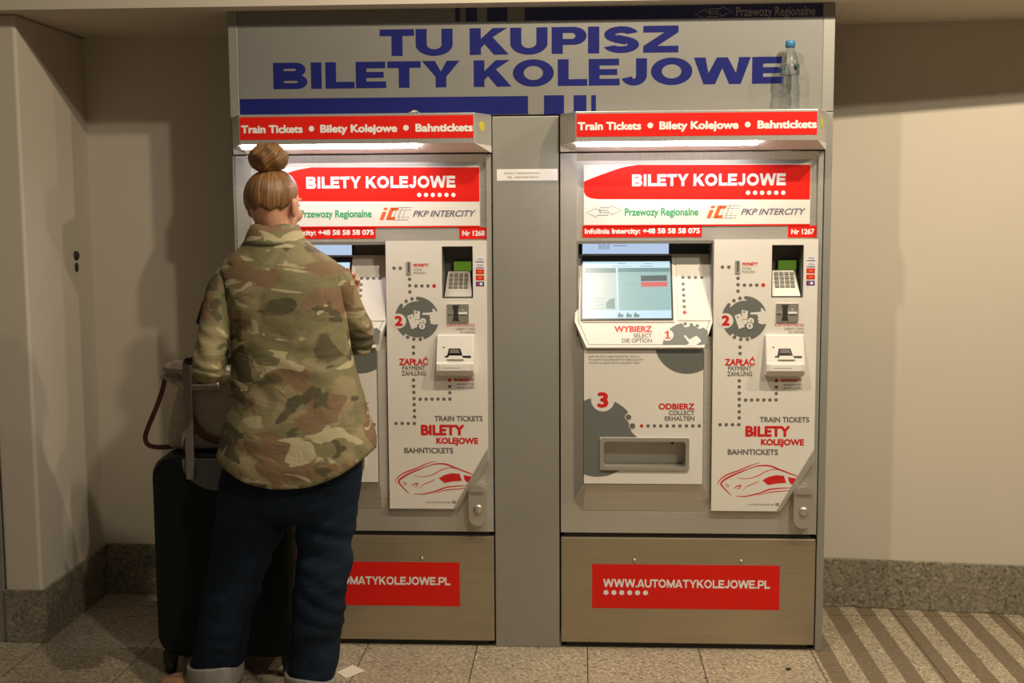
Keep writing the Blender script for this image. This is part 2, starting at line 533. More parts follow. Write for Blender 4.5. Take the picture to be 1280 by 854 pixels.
class MB:
    def __init__(self):
        self.v, self.f, self.m, self.mats = [], [], [], []
        self.frame = None

    def mi(self, mat):
        if mat not in self.mats:
            self.mats.append(mat)
        return self.mats.index(mat)

    def add(self, vs, fs, mat):
        b = len(self.v)
        self.v += [tuple(p) for p in vs]
        i = self.mi(mat)
        for f in fs:
            self.f.append([b + k for k in f])
            self.m.append(i)

    def box(self, x0, x1, y0, y1, z0, z1, mat):
        vs = [(x, y, z) for x in (x0, x1) for y in (y0, y1) for z in (z0, z1)]
        self.add(vs, [(0, 1, 3, 2), (4, 6, 7, 5), (0, 4, 5, 1), (2, 3, 7, 6), (0, 2, 6, 4), (1, 5, 7, 3)], mat)

    # frame: (u, v, d) -> world; d counts outwards, towards the viewer
    def wallframe(self, y):
        self.frame = lambda u, v, d: (u, y - d, v)

    def prism(self, loops, d0, d1, mat, side=None):
        """polygon (first loop) with holes (others), from depth d0 (back) to d1 (front)"""
        if not isinstance(loops[0][0], (tuple, list)):
            loops = [loops]
        L3 = [[Vector((p[0], p[1], 0)) for p in l] for l in loops]
        tri = tessellate_polygon(L3)
        flat = [p for l in L3 for p in l]
        n = len(flat)

        def ccw(t):
            a, b, c = (flat[k] for k in t)
            return t if (b - a).cross(c - a).z > 0 else (t[0], t[2], t[1])
        tri = [ccw(t) for t in tri]
        vs = [self.frame(p.x, p.y, d1) for p in flat] + [self.frame(p.x, p.y, d0) for p in flat]
        self.add(vs, tri, mat)
        fs = [tuple(n + k for k in reversed(t)) for t in tri]
        b = 0
        for l in L3:
            area = sum(l[i - 1].x * l[i].y - l[i].x * l[i - 1].y for i in range(len(l)))
            hole = l is not L3[0]
            k = len(l)
            for i in range(k):
                j = (i + 1) % k
                q = (b + i, n + b + i, n + b + j, b + j)
                if (area > 0) == hole:
                    q = tuple(reversed(q))
                fs.append(q)
            b += k
        self.add(vs, fs, side or mat)

    def flat(self, poly, mat, layer=1):
        self.prism(poly, 0.0, layer * 0.0005, mat) if layer == 0 else self._flat(poly, mat, layer)

    def _flat(self, poly, mat, layer):
        l = [Vector((p[0], p[1], 0)) for p in poly]
        tri = tessellate_polygon([l])
        out = []
        for t in tri:
            a, b, c = (l[k] for k in t)
            out.append(t if (b - a).cross(c - a).z > 0 else (t[0], t[2], t[1]))
        self.add([self.frame(p.x, p.y, layer * 0.0005) for p in l], out, mat)

    def rect(self, a, b, mat, layer=1):
        self._flat([(a[0], a[1]), (b[0], a[1]), (b[0], b[1]), (a[0], b[1])], mat, layer)

    def disc(self, c, r, mat, layer=1, rz=None, n=20):
        rz = rz or r
        self._flat([(c[0] + r * math.cos(2 * PI * i / n), c[1] + rz * math.sin(2 * PI * i / n)) for i in range(n)], mat, layer)

    def dots(self, a, b, n, r, mat, layer=1):
        for i in range(n):
            t = i / max(1, n - 1)
            self.disc((a[0] + (b[0] - a[0]) * t, a[1] + (b[1] - a[1]) * t), r, mat, layer, n=12)

    def stroke(self, pts, w, mat, layer=1, k=6, taper=False):
        pts = catmull([(p[0], p[1], 0) for p in pts], k) if k > 1 else [Vector((p[0], p[1], 0)) for p in pts]
        n = len(pts)
        vs = []
        for i, p in enumerate(pts):
            d = (pts[min(i + 1, n - 1)] - pts[max(i - 1, 0)]).normalized()
            q = Vector((-d.y, d.x, 0))
            ww = w * 0.5
            if taper:
                ww *= max(0.12, math.sin(PI * (0.06 + 0.88 * i / (n - 1))) ** 0.7)
            vs += [self.frame((p + q * ww).x, (p + q * ww).y, layer * 0.0005), self.frame((p - q * ww).x, (p - q * ww).y, layer * 0.0005)]
        self.add(vs, [(2 * i, 2 * i + 1, 2 * i + 3, 2 * i + 2) for i in range(n - 1)], mat)

    def text(self, s, x0, x1, z, cap, mat, layer=1, off=0.0, shear=0.0):
        """text from x0 to x1 on baseline z with capital height cap; off thickens the strokes"""
        vs, fs = text_mesh(s, 0.0, shear)
        lo = min(v.x for v in vs)
        hi = max(v.x for v in vs)
        sx = (x1 - x0) / (hi - lo + off * 2)
        sz = cap / (CAPH + off * 2)
        out = []
        for f in fs:
            a, b, c = vs[f[0]], vs[f[1]], vs[f[2]]
            out.append(f if (b - a).cross(c - a).z >= 0 else f[::-1])
        sh = [(0, 0)]
        if off > 0:
            sh = [(off * math.cos(q), off * math.sin(q)) for q in [PI / 4 * i for i in range(8)]] if off > 0.015 else [(off, 0), (-off, 0), (0, off), (0, -off)]
        for i, (dx, dz) in enumerate(sh):
            self.add([self.frame(x0 + (v.x - lo + dx + off) * sx, z + (v.y + dz + off) * sz, (layer + 0.06 * i) * 0.0005) for v in vs], out, mat)

    def heavy(self, s, x0, x1, z, cap, mat, layer=1, wx=0.36, wz=0.25, gap=0.13, space=0.42):
        """heavy grotesque capitals built from blocks and ring sectors, wide stems, between x0 and x1"""
        adv, polys = 0.0, []
        for n_, ch in enumerate(s):
            if n_ and ch == 'J':
                adv -= gap * 0.7
            if ch == ' ':
                adv += space
                continue
            w, ps = block_glyph(ch, wx, wz)
            polys += [[(adv + u, v) for u, v in p] for p in ps]
            nx = s[n_ + 1] if n_ + 1 < len(s) else ' '
            adv += w + gap * (0.35 if ch in 'TYLAWKVP' or nx in 'TYWAV' else 1.0)
        tot = max(u for p in polys for u, v in p)
        k = (x1 - x0) / tot
        for i, p in enumerate(polys):
            self._flat([(x0 + u * k, z + v * cap) for u, v in p], mat, layer + 0.06 * (i % 6))

    def rings(self, rs, mat, caps=True):
        n = len(rs[0])
        vs = [p for r in rs for p in r]
        fs = []
        for i in range(len(rs) - 1):
            for j in range(n):
                k = (j + 1) % n
                fs.append((i * n + j, i * n + k, (i + 1) * n + k, (i + 1) * n + j))
        if caps:
            fs.append(tuple(reversed(range(n))))
            b = (len(rs) - 1) * n
            fs.append(tuple(b + j for j in range(n)))
        self.add(vs, fs, mat)

    def lathe(self, c, prof, mat, n=28, axis='z'):
        rs = []
        for r, h in prof:
            ring = []
            for j in range(n):
                a = 2 * PI * j / n
                p = (r * math.cos(a), r * math.sin(a), h)
                if axis == 'y':
                    p = (p[0], -p[2], p[1])
                if axis == 'x':
                    p = (p[2], p[0], p[1])
                ring.append((c[0] + p[0], c[1] + p[1], c[2] + p[2]))
            rs.append(ring)
        self.rings(rs, mat)

    def tube(self, pts, rad, mat, n=14, k=5, flat=1.0, ref=(0, 0, 1), round_ends=True):
        """swept tube; rad number or list; flat squeezes the section along ref"""
        m = len(pts)
        if not isinstance(rad, (list, tuple)):
            rad = [rad] * m
        q = catmull([(*p,) for p in pts], k) if m > 1 else pts
        rr = [v.x for v in catmull([(r, 0, 0) for r in rad], k)]
        if round_ends:
            d0 = (q[0] - q[1]).normalized()
            d1 = (q[-1] - q[-2]).normalized()
            q = [q[0] + d0 * rr[0] * 0.85, q[0] + d0 * rr[0] * 0.5] + q + [q[-1] + d1 * rr[-1] * 0.5, q[-1] + d1 * rr[-1] * 0.85]
            rr = [rr[0] * 0.35, rr[0] * 0.8] + rr + [rr[-1] * 0.8, rr[-1] * 0.35]
        rs = []
        up = Vector(ref)
        for i, p in enumerate(q):
            d = (q[min(i + 1, len(q) - 1)] - q[max(i - 1, 0)]).normalized()
            s = d.cross(up)
            if s.length < 1e-4:
                s = d.cross(Vector((0.3, 1, 0.2)))
            s.normalize()
            t = s.cross(d).normalized()
            rs.append([tuple(p + s * rr[i] * math.cos(2 * PI * j / n) + t * rr[i] * flat * math.sin(2 * PI * j / n)) for j in range(n)])
        rs = [list(reversed(r)) for r in rs]
        self.rings(rs, mat)

    def ball(self, c, r, mat, n=20, m=12, rot=None):
        rs = []
        for i in range(m + 1):
            th = PI * (0.01 + 0.98 * i / m)
            ring = []
            for j in range(n):
                a = 2 * PI * j / n
                p = Vector((r[0] * math.sin(th) * math.cos(a), r[1] * math.sin(th) * math.sin(a), -r[2] * math.cos(th)))
                if rot:
                    p = rot @ p
                ring.append((c[0] + p.x, c[1] + p.y, c[2] + p.z))
            rs.append(ring)
        self.rings(rs, mat)

    def build(self, name, parent=None, origin=(0, 0, 0), bevel=0.0, smooth=False, seg=2, keep=None):
        me = bpy.data.meshes.new(name)
        o_ = Vector(origin)
        me.from_pydata([tuple(Vector(p) - o_) for p in self.v], [], self.f)
        for mt in self.mats:
            me.materials.append(MT[mt])
        me.polygons.foreach_set('material_index', self.m)
        if smooth:
            me.polygons.foreach_set('use_smooth', [True] * len(me.polygons))
        me.update()
        o = bpy.data.objects.new(name, me)
        COL.objects.link(o)
        if parent:
            o.parent = parent
        else:
            o.location = origin
        if bevel:
            b = o.modifiers.new('bevel', 'BEVEL')
            b.width = bevel
            b.segments = seg
            b.limit_method = 'ANGLE'
            b.angle_limit = math.radians(40)
        return o


def remeshed(mb, voxel, smooth=4, wrinkle=None):
    """fuse the shells of mb into one smooth skin and return it as a new MB"""
    tmp = mb.build('tmp')
    r = tmp.modifiers.new('r', 'REMESH')
    r.mode = 'VOXEL'
    r.voxel_size = voxel
    s = tmp.modifiers.new('s', 'SMOOTH')
    s.iterations = smooth
    s.factor = 0.5
    dg = bpy.context.evaluated_depsgraph_get()
    me = bpy.data.meshes.new_from_object(tmp.evaluated_get(dg))
    out = MB()
    nv = [v.normal.copy() for v in me.vertices]
    co = [v.co.copy() for v in me.vertices]
    if wrinkle:
        co = [c + n * wrinkle(c) for c, n in zip(co, nv)]
    out.add(co, [list(p.vertices) for p in me.polygons], mb.mats[0])
    bpy.data.objects.remove(tmp)
    bpy.data.meshes.remove(me)
    return out


def thing(name, label, cat, loc=(0, 0, 0), group=None):
    o = bpy.data.objects.new(name, None)
    o.empty_display_size = 0.1
    COL.objects.link(o)
    o.location = loc
    tag(o, label, cat, group)
    return o


def tag(o, label, cat, group=None):
    o['label'] = label
    o['category'] = cat
    if group:
        o['group'] = group
    return o


def struct(mb, name, **kw):
    o = mb.build(name, **kw)
    o['kind'] = 'structure'
    return o


# ------------------------------------------------------------------ the setting
b = MB(); b.box(-4.5, 4.5, -6.5, 0.75, -0.1, 0.0, 'floor'); struct(b, 'floor')
b = MB(); b.box(-4.5, 4.5, -0.10, 0.75, 2.265, 2.36, 'wall'); struct(b, 'ceiling')
b = MB(); b.box(-4.5, 4.5, -0.10, 0.0, 2.36, 3.5, 'wall'); struct(b, 'wall_upper')
b = MB(); b.box(-1.97, -0.2, 0.58, 0.70, 0, 2.265, 'wall'); struct(b, 'wall_back')
b = MB()
b.add([(-0.2, 0.66, 0), (4.5, 0.12, 0), (4.5, 0.26, 0), (-0.2, 0.80, 0), (-0.2, 0.66, 2.265), (4.5, 0.12, 2.265), (4.5, 0.26, 2.265), (-0.2, 0.80, 2.265)],
      [(0, 1, 5, 4), (1, 2, 6, 5), (2, 3, 7, 6), (3, 0, 4, 7), (4, 5, 6, 7), (3, 2, 1, 0)], 'wall')
struct(b, 'wall_right')
b = MB(); b.box(-2.107, -1.97, -0.018, 0.70, 0, 2.265, 'wall'); struct(b, 'wall_left', bevel=0.012, seg=4)
b = MB(); b.box(-4.5, -2.30, 0.02, 0.2, 0, 2.265, 'wall'); struct(b, 'wall_front')
b = MB(); b.box(-2.30, -2.112, 0.03, 0.12, 0, 2.265, 'hood'); struct(b, 'door_1')
b = MB(); b.box(-2.155, -2.112, -0.012, 0.03, 0, 2.10, 'alu'); struct(b, 'trim_1', bevel=0.004)
b = MB(); b.box(-2.109, -1.966, -0.026, -0.014, 0, 0.20, 'base'); struct(b, 'baseboard_front', bevel=0.003)
b = MB(); b.box(-1.972, -1.958, -0.026, 0.58, 0, 0.20, 'base'); struct(b, 'baseboard_left', bevel=0.003)
b = MB(); b.box(-1.958, -0.2, 0.566, 0.582, 0, 0.21, 'base'); struct(b, 'baseboard_back', bevel=0.003)
b = MB()
b.add([(x, y - e, z) for z in (0, 0.195) for x, y, e in ((-0.2, 0.66, 0.014), (4.5, 0.12, 0.014), (4.5, 0.12, -0.002), (-0.2, 0.66, -0.002))],
      [(0, 1, 5, 4), (1, 2, 6, 5), (2, 3, 7, 6), (3, 0, 4, 7), (4, 5, 6, 7), (3, 2, 1, 0)], 'base')
struct(b, 'baseboard_right', bevel=0.003)

# lock on the left wall
t = thing('door_lock', 'dark round lock and keyhole set in the left cream wall', 'lock', (-1.97, 0.415, 1.385))
b = MB(); b.lathe((0, 0, 0.022), [(0.002, 0.012), (0.011, 0.012), (0.017, 0.008), (0.018, 0.0)][::-1], 'dark', axis='x'); b.build('lock_cylinder', t, smooth=True)
b = MB(); b.frame = lambda u, v, d: (d, u, v)
b.prism([(0.012 * math.cos(a * PI / 8), -0.024 + 0.018 * math.sin(a * PI / 8)) for a in range(16)], 0, 0.006, 'dark'); b.build('keyhole_plate', t)


# ------------------------------------------------------------------ sign board, claddings
def arrows(mb, u0, u1, v0, v1, mat, layer, w):
    """two outlined arrows, one each way, interlocked"""
    X = lambda a: u0 + (u1 - u0) * a
    Z = lambda a: v0 + (v1 - v0) * a
    mb.stroke([(X(a), Z(c)) for a, c in ((0.40, 0.62), (0.30, 0.62), (0.30, 0.80), (0.0, 0.40), (0.30, 0.0), (0.30, 0.18), (0.62, 0.18), (0.62, 0.40), (0.40, 0.40), (0.40, 0.62))], w, mat, layer, k=1)
    mb.stroke([(X(a), Z(c)) for a, c in ((0.40, 0.40), (0.38, 0.40), (0.38, 0.82), (0.69, 0.82), (0.69, 1.0), (1.0, 0.58), (0.69, 0.20), (0.69, 0.38), (0.62, 0.38), (0.62, 0.60), (0.40, 0.60))], w, mat, layer, k=1)


t = thing('sign_board', 'long grey sign board with blue lettering above both ticket machines', 'sign', (0, 0, 1.902))
b = MB(); b.wallframe(0.0)
b.prism([(-1.187, 1.902), (0.822, 1.902), (0.822, 2.264), (-1.187, 2.264)], -0.04, 0.0, 'board')
A, B_ = (-0.6906, 2.1094), (0.3353, 2.1046)
b.heavy('TU KUPISZ', A[0], B_[0], (A[1] + B_[1]) / 2 - 0.001, 0.090, 'blue')
A, B_ = (-1.0660, 2.0047), (0.6912, 1.9904)
b.heavy('BILETY KOLEJOWE', A[0], B_[0], (A[1] + B_[1]) / 2, 0.090, 'blue')
b.rect((-0.1240, 1.9018), (-0.0550, 1.9663), 'blue'); b.rect((-0.0220, 1.9008), (0.0220, 1.9655), 'blue'); b.rect((0.0385, 1.9002), (0.0549, 1.9651), 'blue')
b.rect((-0.4283, 2.2194), (-0.4109, 2.3024), 'navy'); b.rect((-0.3924, 2.2189), (-0.3531, 2.3016), 'navy'); b.rect((-0.3180, 2.2179), (-0.2488, 2.3000), 'navy')
b.rect((-0.1889, 2.2188), (0.820, 2.262), 'navy')
b.rect((-1.186, 1.903), (-0.1790, 1.9649), 'blue')
A, B_ = (0.3885, 2.2160), (0.5175, 2.2566)
arrows(b, A[0], B_[0], A[1], B_[1], 'key', 2, 0.0028)
A, B_ = (0.5287, 2.2233), (0.7944, 2.2195)
b.text('Przewozy Regionalne', A[0], B_[0], A[1], 0.031, 'key', 2, off=0.012)
b.build('board', t, origin=(0, 0, 1.902))
b = MB(); b.box(0.8225, 0.862, 0.0, 0.05, 1.902, 2.264, 'alu'); b.build('edge_strip', t, origin=(0, 0, 1.902), bevel=0.002)
b = MB(); b.box(-1.222, -1.1885, 0.0, 0.05, 1.902, 2.264, 'alu'); b.build('edge_strip', t, origin=(0, 0, 1.902), bevel=0.002)

b = MB(); b.box(-0.0125, 0.0125, 0.0, 0.50, 0.0, 1.90, 'alu')
o = b.build('side_panel', bevel=0.002); o.location = (0.8495, 0, 0)
tag(o, 'grey metal side panel closing the right ticket machine towards the cream wall', 'panel', 'machine side panels')
b = MB(); b.box(-0.0045, 0.0045, 0.002, 0.50, 0.0, 1.90, 'alu')
o = b.build('side_panel', bevel=0.002); o.location = (-1.2165, 0, 0)
tag(o, 'narrow grey side panel left of the machine the woman is using', 'panel', 'machine side panels')

t = thing('filler_panel', 'tall plain grey panel between the two ticket machines', 'panel', (-0.19, 0.0, 0))
b = MB(); b.box(-0.1145, 0.1165, 0.004, 0.05, 0.0, 1.897, 'alu'); b.build('panel', t, bevel=0.003)
b = MB(); b.wallframe(0.004)
A, B_ = (-0.2889, 1.6757), (-0.0775, 1.7154)
A, B_ = (A[0] + 0.19, A[1]), (B_[0] + 0.19, B_[1])
b.prism([A, (B_[0], A[1]), B_, (A[0], B_[1])], 0, 0.0008, 'white2')
w_ = B_[0] - A[0]; h_ = B_[1] - A[1]
b.text('ZAKUPU Y BANKNOTAMI DO', A[0] + w_ * 0.12, A[0] + w_ * 0.70, A[1] + h_ * 0.56, 0.0065, 'dgrey', 3)
b.text('TEL. WEWNĘTRZNY', A[0] + w_ * 0.17, A[0] + w_ * 0.70, A[1] + h_ * 0.20, 0.0065, 'dgrey', 3)
o = b.build('notice_label', t); o['label'] = 'small white printed notice strip'

# ------------------------------------------------------------------ ticket machines
CO = Vector((0, -0.060, 1.10))
CS = Vector((0, 0.170, 0.33)).normalized()
CN = Vector((0, -CS.z, CS.y))


def console_frame(u, v, d):
    return tuple(Vector((u, 0, 0)) + CO + CS * v + CN * d)


def hand_print(b, base, ang, s, mat, layer, mirror=1):
    """printed pointing hand: index finger stretched, three folded fingers, thumb"""
    ca, sa = math.cos(ang), math.sin(ang)
    T_ = lambda x, y: (base[0] + s * (x * ca - y * mirror * sa), base[1] + s * (x * sa + y * mirror * ca))
    b._flat([T_(*p) for p in ((0, -0.36), (0.30, -0.40), (0.52, -0.34), (0.56, -0.24), (0.50, -0.18), (0.58, -0.12), (0.58, -0.02), (0.50, 0.02), (0.60, 0.08),
                              (0.60, 0.17), (0.52, 0.20), (1.02, 0.22), (1.05, 0.28), (1.02, 0.34), (0.45, 0.38), (0.38, 0.42), (0.42, 0.58), (0.34, 0.62), (0.18, 0.44), (0, 0.36))], mat, layer)


def make_machine(loc, number, label):
    t = thing('ticket_machine', label, 'ticket machine', loc, 'railway ticket machines')

    # body shell with the recess for the console
    b = MB()
    S_ = 'steel'
    b.box(0, 0.056, 0, 0.40, 0.427, 1.768, S_)
    b.box(0.884, 0.901, 0, 0.40, 0.427, 1.768, S_)
    b.box(0.056, 0.884, 0.016, 0.40, 1.462, 1.745, S_)
    b.add([(0.056, 0.0, 1.768), (0.884, 0.0, 1.768), (0.884, 0.016, 1.742), (0.056, 0.016, 1.742), (0.056, 0.4, 1.768), (0.884, 0.4, 1.768)], [(3, 2, 1, 0), (0, 1, 5, 4)], 'steel_h')
    b.box(0.056, 0.884, 0.0, 0.40, 0.427, 0.503, S_)
    b.wallframe(0.08)
    TX0, TX1, TZ0, TZ1 = 0.728, 0.836, 1.268, 1.449
    b.prism([[(0.528, 0.503), (0.884, 0.503), (0.884, 1.462), (0.528, 1.462)], [(TX0, TZ0), (TX1, TZ0), (TX1, TZ1), (TX0, TZ1)]], 0, 0.08, S_)
    b.box(0.528, 0.884, 0.08, 0.40, 0.503, 1.462, S_)
    # upper recess behind the screen, and the raised boss that carries the instruction panel
    b.box(0.056, 0.53, 0.16, 0.40, 0.503, 1.462, 'hood')
    b.box(0.056, 0.062, 0.004, 0.16, 0.503, 1.462, 'hood')
    b.box(0.526, 0.53, 0.004, 0.16, 0.503, 1.462, 'hood')
    b.box(0.056, 0.53, 0.012, 0.16, 1.455, 1.466, 'hood')
    b.box(0.056, 0.53, 0.001, 0.16, 0.503, 0.600, S_)
    b.box(0.056, 0.53, 0.002, 0.16, 1.00, 1.13, S_)
    F = [(0.046, 0.0, 0.545), (0.078, 0.0, 0.508), (0.500, 0.0, 0.508), (0.530, 0.0, 0.545), (0.530, 0.0, 1.085), (0.046, 0.0, 1.085)]
    G = [(0.0795, -0.038, 0.612), (0.0895, -0.038, 0.612), (0.487, -0.038, 0.612), (0.4975, -0.038, 0.612), (0.4975, -0.038, 1.085), (0.0795, -0.038, 1.085)]
    b.add(F + G, [(i, (i + 1) % 6, 6 + (i + 1) % 6, 6 + i) for i in range(6)], S_)
    b.build('cabinet_body', t, bevel=0.0)

    b = MB()
    b.box(0.02, 0.88, 0.02, 0.40, 0.0, 0.022, 'dark'); b.build('plinth', t)
    b = MB(); b.box(0.01, 0.885, 0.014, 0.40, 0.402, 0.43, 'dark'); b.build('shadow_gap', t)

    # lower door with web address
    b = MB(); b.box(0, 0.901, 0, 0.40, 0.022, 0.409, 'door'); d = b.build('lower_door', t, bevel=0.003)
    b = MB(); b.wallframe(0.0)
    q = (0.111, 0.150), (0.777, 0.312)
    b.prism([q[0], (q[1][0], q[0][1]), q[1], (q[0][0], q[1][1])], 0, 0.0008, 'red')
    b.heavy('WWW.AUTOMATYKOLEJOWE.PL', 0.151, 0.743, 0.228, 0.030, 'white2', 3, wx=0.28, wz=0.22, gap=0.13)
    b.dots((0.161, 0.208), (0.302, 0.208), 6, 0.0092, 'white2', 3)
    o = b.build('web_address_sticker', d); o['label'] = 'red sticker with white web address'
    for x in (0.262, 0.640):
        b = MB(); b.lathe((x, 0, 0.327), [(0.007, 0.0), (0.0065, 0.003), (0.002, 0.0045)], 'silver', n=12, axis='y'); b.build('screw', d, smooth=True)

    # canopy with lamp
    b = MB()
    zt, zf, zb = 1.901, 1.800, 1.773
    top = [(0.0, 0.0), (0.0, -0.022), (0.052, -0.128), (0.856, -0.128), (0.904, -0.022), (0.904, 0.0)]
    bot = [(0.0, 0.0, zb), (0.0, -0.018, zb), (0.052, -0.020, zb + 0.001), (0.856, -0.020, zb + 0.001), (0.904, -0.018, zb), (0.904, 0.0, zb)]
    mid = [(x, y, zf if y < -0.1 else zf - 0.006) for x, y in top]
    vs = [(x, y, zt) for x, y in top] + mid + bot
    fs = [(5, 4, 3, 2, 1, 0)]
    for i in range(5):
        fs.append((i, i + 1, 7 + i, 6 + i))
    b.add(vs, [(6 + i, 7 + i, 13 + i, 12 + i) for i in range(5)], 'white')
    fs.append((12, 13, 14, 15, 16, 17))
    fs.append((5, 0, 6, 11)); fs.append((11, 6, 12, 17))
    b.add(vs, fs, 'steel_h')
    b.box(0.0, 0.901, 0.0, 0.06, zb, zt, 'steel_h')
    c = b.build('canopy', t, bevel=0.0025)
    b = MB(); b.wallframe(-0.128)
    b.prism([(0.056, 1.8165), (0.852, 1.8165), (0.852, 1.8925), (0.056, 1.8925)], 0, 0.001, 'red')
    b.text('Train Tickets', 0.060, 0.272, 1.838, 0.0270, 'white2', 3, off=0.045)
    b.disc((0.302, 1.852), 0.0095, 'white2', 3)
    b.text('Bilety Kolejowe', 0.332, 0.594, 1.838, 0.0270, 'white2', 3, off=0.045)
    b.disc((0.624, 1.852), 0.0095, 'white2', 3)
    b.text('Bahntickets', 0.656, 0.851, 1.838, 0.0270, 'white2', 3, off=0.045)
    o = b.build('canopy_sign', c); o['label'] = 'red strip with white lettering in three languages'
    # yellow dot on the right chamfer
    cv = Vector((0.048, 0.106, 0)).normalized()
    nv = Vector((cv.y, -cv.x, 0))
    b = MB(); ctr = Vector((0.877, -0.081, 1.858))
    b.frame = lambda u, v, d: tuple(ctr + cv * u + Vector((0, 0, v)) + nv * d)
    b.prism([(0.017 * math.cos(PI * i / 12), 0.017 * math.sin(PI * i / 12)) for i in range(24)], 0, 0.0012, 'yellow')
    b.build('marker_dot', c)['label'] = 'round yellow dot'
    # glowing lens on the sloping underside
    sl = Vector((0, 0.108, 1.774 - 1.800)).normalized()
    sn = Vector((0, sl.z, -sl.y))
    b = MB(); b.frame = lambda u, v, d: tuple(Vector((u, -0.128, 1.800)) + sl * v + sn * d)
    b.prism([(0.058, 0.004), (0.66, 0.004), (0.66, 0.022), (0.058, 0.022)], 0.0, 0.010, 'lens')
    b.prism([(0.405, 0.026), (0.435, 0.026), (0.435, 0.036), (0.405, 0.036)], 0, 0.003, 'dark')
    b.build('lamp_lens', c)['label'] = 'white glowing lamp strip'

    # upper sign panel
    b = MB(); b.wallframe(0.016)
    b.prism([(0.081, 1.515), (0.860, 1.515), (0.860, 1.728), (0.081, 1.728)], 0, 0.003, 'white')
    fr = b.frame
    b.wallframe(0.013)
    sw = [(0.0847, 1.6103), (0.8551, 1.6040), (0.8528, 1.7228), (0.2671, 1.7274)]
    sw = [(0.1291, 1.6100), (0.859, sw[1][1]), (0.859, sw[2][1])] + [(p.x, p.y) for p in catmull([(*q, 0) for q in ((0.2671, 1.7274), (0.2091, 1.7169), (0.1373, 1.6927), (0.0819, 1.6711))], 5)] + [(p.x, p.y) for p in catmull([(*q, 0) for q in ((0.0819, 1.6352), (0.0902, 1.6213), (0.1069, 1.6129))], 4)]
    b._flat(sw, 'red', 1)
    A, B_ = (0.2481, 1.6534), (0.7753, 1.6497)
    b.heavy('BILETY KOLEJOWE', A[0], B_[0], A[1], 0.041, 'white2', 2, wx=0.31, gap=0.18, space=0.50)
    b.dots((0.6472, 1.6287), (0.7675, 1.6279), 6, 0.0076, 'white2', 2)
    A, B_ = (0.0903, 1.5466), (0.2124, 1.5874)
    arrows(b, A[0], B_[0], A[1], B_[1], 'bluegrey', 1, 0.0022)
    A, B_ = (0.2236, 1.5514), (0.4779, 1.5499)
    b.text('Przewozy Regionalne', A[0], B_[0], A[1], 0.0265, 'green', 1, off=0.03)
    A, B_ = (0.5055, 1.5415), (0.6122, 1.5850)
    X = lambda a: A[0] + (B_[0] - A[0]) * a
    Z = lambda a: A[1] + (B_[1] - A[1]) * a
    par = lambda u0, v0, u1, v1, sh=0.16: [(X(u0 + sh * v0), Z(v0)), (X(u1 + sh * v0), Z(v0)), (X(u1 + sh * v1), Z(v1)), (X(u0 + sh * v1), Z(v1))]
    b._flat(par(0, 0, 0.13, 0.66), 'orange', 1)
    b._flat(par(0, 0.80, 0.13, 1.0), 'orange', 1)
    b._flat(par(0.21, 0, 0.34, 1), 'orange', 1); b._flat(par(0.30, 0, 0.50, 0.24), 'orange', 1); b._flat(par(0.30, 0.76, 0.50, 1), 'orange', 1)
    for o_ in (0.40, 0.57):
        ol = [(0.36, 0.0), (0.10, 0.0), (0.06, 0.12), (0.18, 0.92), (0.24, 1.0), (0.50, 1.0), (0.47, 0.78), (0.28, 0.78), (0.21, 0.22), (0.40, 0.22), (0.36, 0.0)]
        b.stroke([(X(o_ + u), Z(v)) for u, v in ol], 0.0016, 'grey', 1, k=1)
    A, B_ = (0.6236, 1.5519), (0.8453, 1.5506)
    b.text('PKP INTERCITY', A[0], B_[0], A[1], 0.022, 'bluegrey', 1, off=0.025, shear=0.32)
    b.rect((0.081, 1.515), (0.860, 1.5205), 'red', 1)
    b.build('sign_panel', t)

    b = MB(); b.wallframe(0.016)
    A, B_ = (0.0764, 1.4772), (0.4906, 1.5167)
    b.prism([A, (B_[0], A[1]), B_, (A[0], B_[1])], 0, 0.0012, 'red')
    C_, D_ = (0.0847, 1.4896), (0.4840, 1.4877)
    b.text('Infolinia Intercity: +48 58 58 58 075', C_[0], D_[0], C_[1], 0.0185, 'white2', 4, off=0.04)
    b.build('hotline_sticker', t)['label'] = 'red strip with telephone number'
    b = MB(); b.wallframe(0.016)
    A, B_ = (0.7866, 1.4739), (0.8869, 1.5147)
    b.prism([A, (B_[0], A[1]), B_, (A[0], B_[1])], 0, 0.0012, 'red')
    C_, D_ = (0.7973, 1.4848), (0.8766, 1.4845)
    b.text('Nr ' + number, C_[0], D_[0], C_[1], 0.0185, 'white2', 4, off=0.04)
    b.build('number_sticker', t)['label'] = 'red sticker with machine number ' + number

    # screen reflection under the hood, painted as a glowing strip
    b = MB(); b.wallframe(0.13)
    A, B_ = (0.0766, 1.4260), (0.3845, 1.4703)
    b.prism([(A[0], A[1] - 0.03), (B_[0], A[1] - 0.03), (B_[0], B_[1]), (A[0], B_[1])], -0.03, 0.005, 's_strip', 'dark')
    b.wallframe(0.125)
    for i in range(7):
        b.rect((A[0] + 0.058 + i * 0.006, A[1] + 0.006), (A[0] + 0.060 + i * 0.006, A[1] + 0.026 - 0.002 * (i % 3)), 's_dark', 1)
    b.rect((A[0] + 0.11, A[1] + 0.018), (A[0] + 0.16, A[1] + 0.020), 's_dark', 1)
    b.build('screen_reflection', t)['label'] = 'narrow glowing strip painted as the screen reflection under the hood'

    # console
    out = [(0.0594, 0.3548), (0.0499, 0.0959), (0.0901, -0.0013), (0.4948, -0.0012), (0.5271, 0.0925), (0.5258, 0.3528)]
    b = MB(); b.frame = console_frame
    b.prism(out, -0.075, 0.0, 'white')
    cx = sum(p[0] for p in out) / 6; cz = sum(p[1] for p in out) / 6
    inn = [(cx + (p[0] - cx) * 0.955, cz + (p[1] - cz) * 0.93) for p in out]
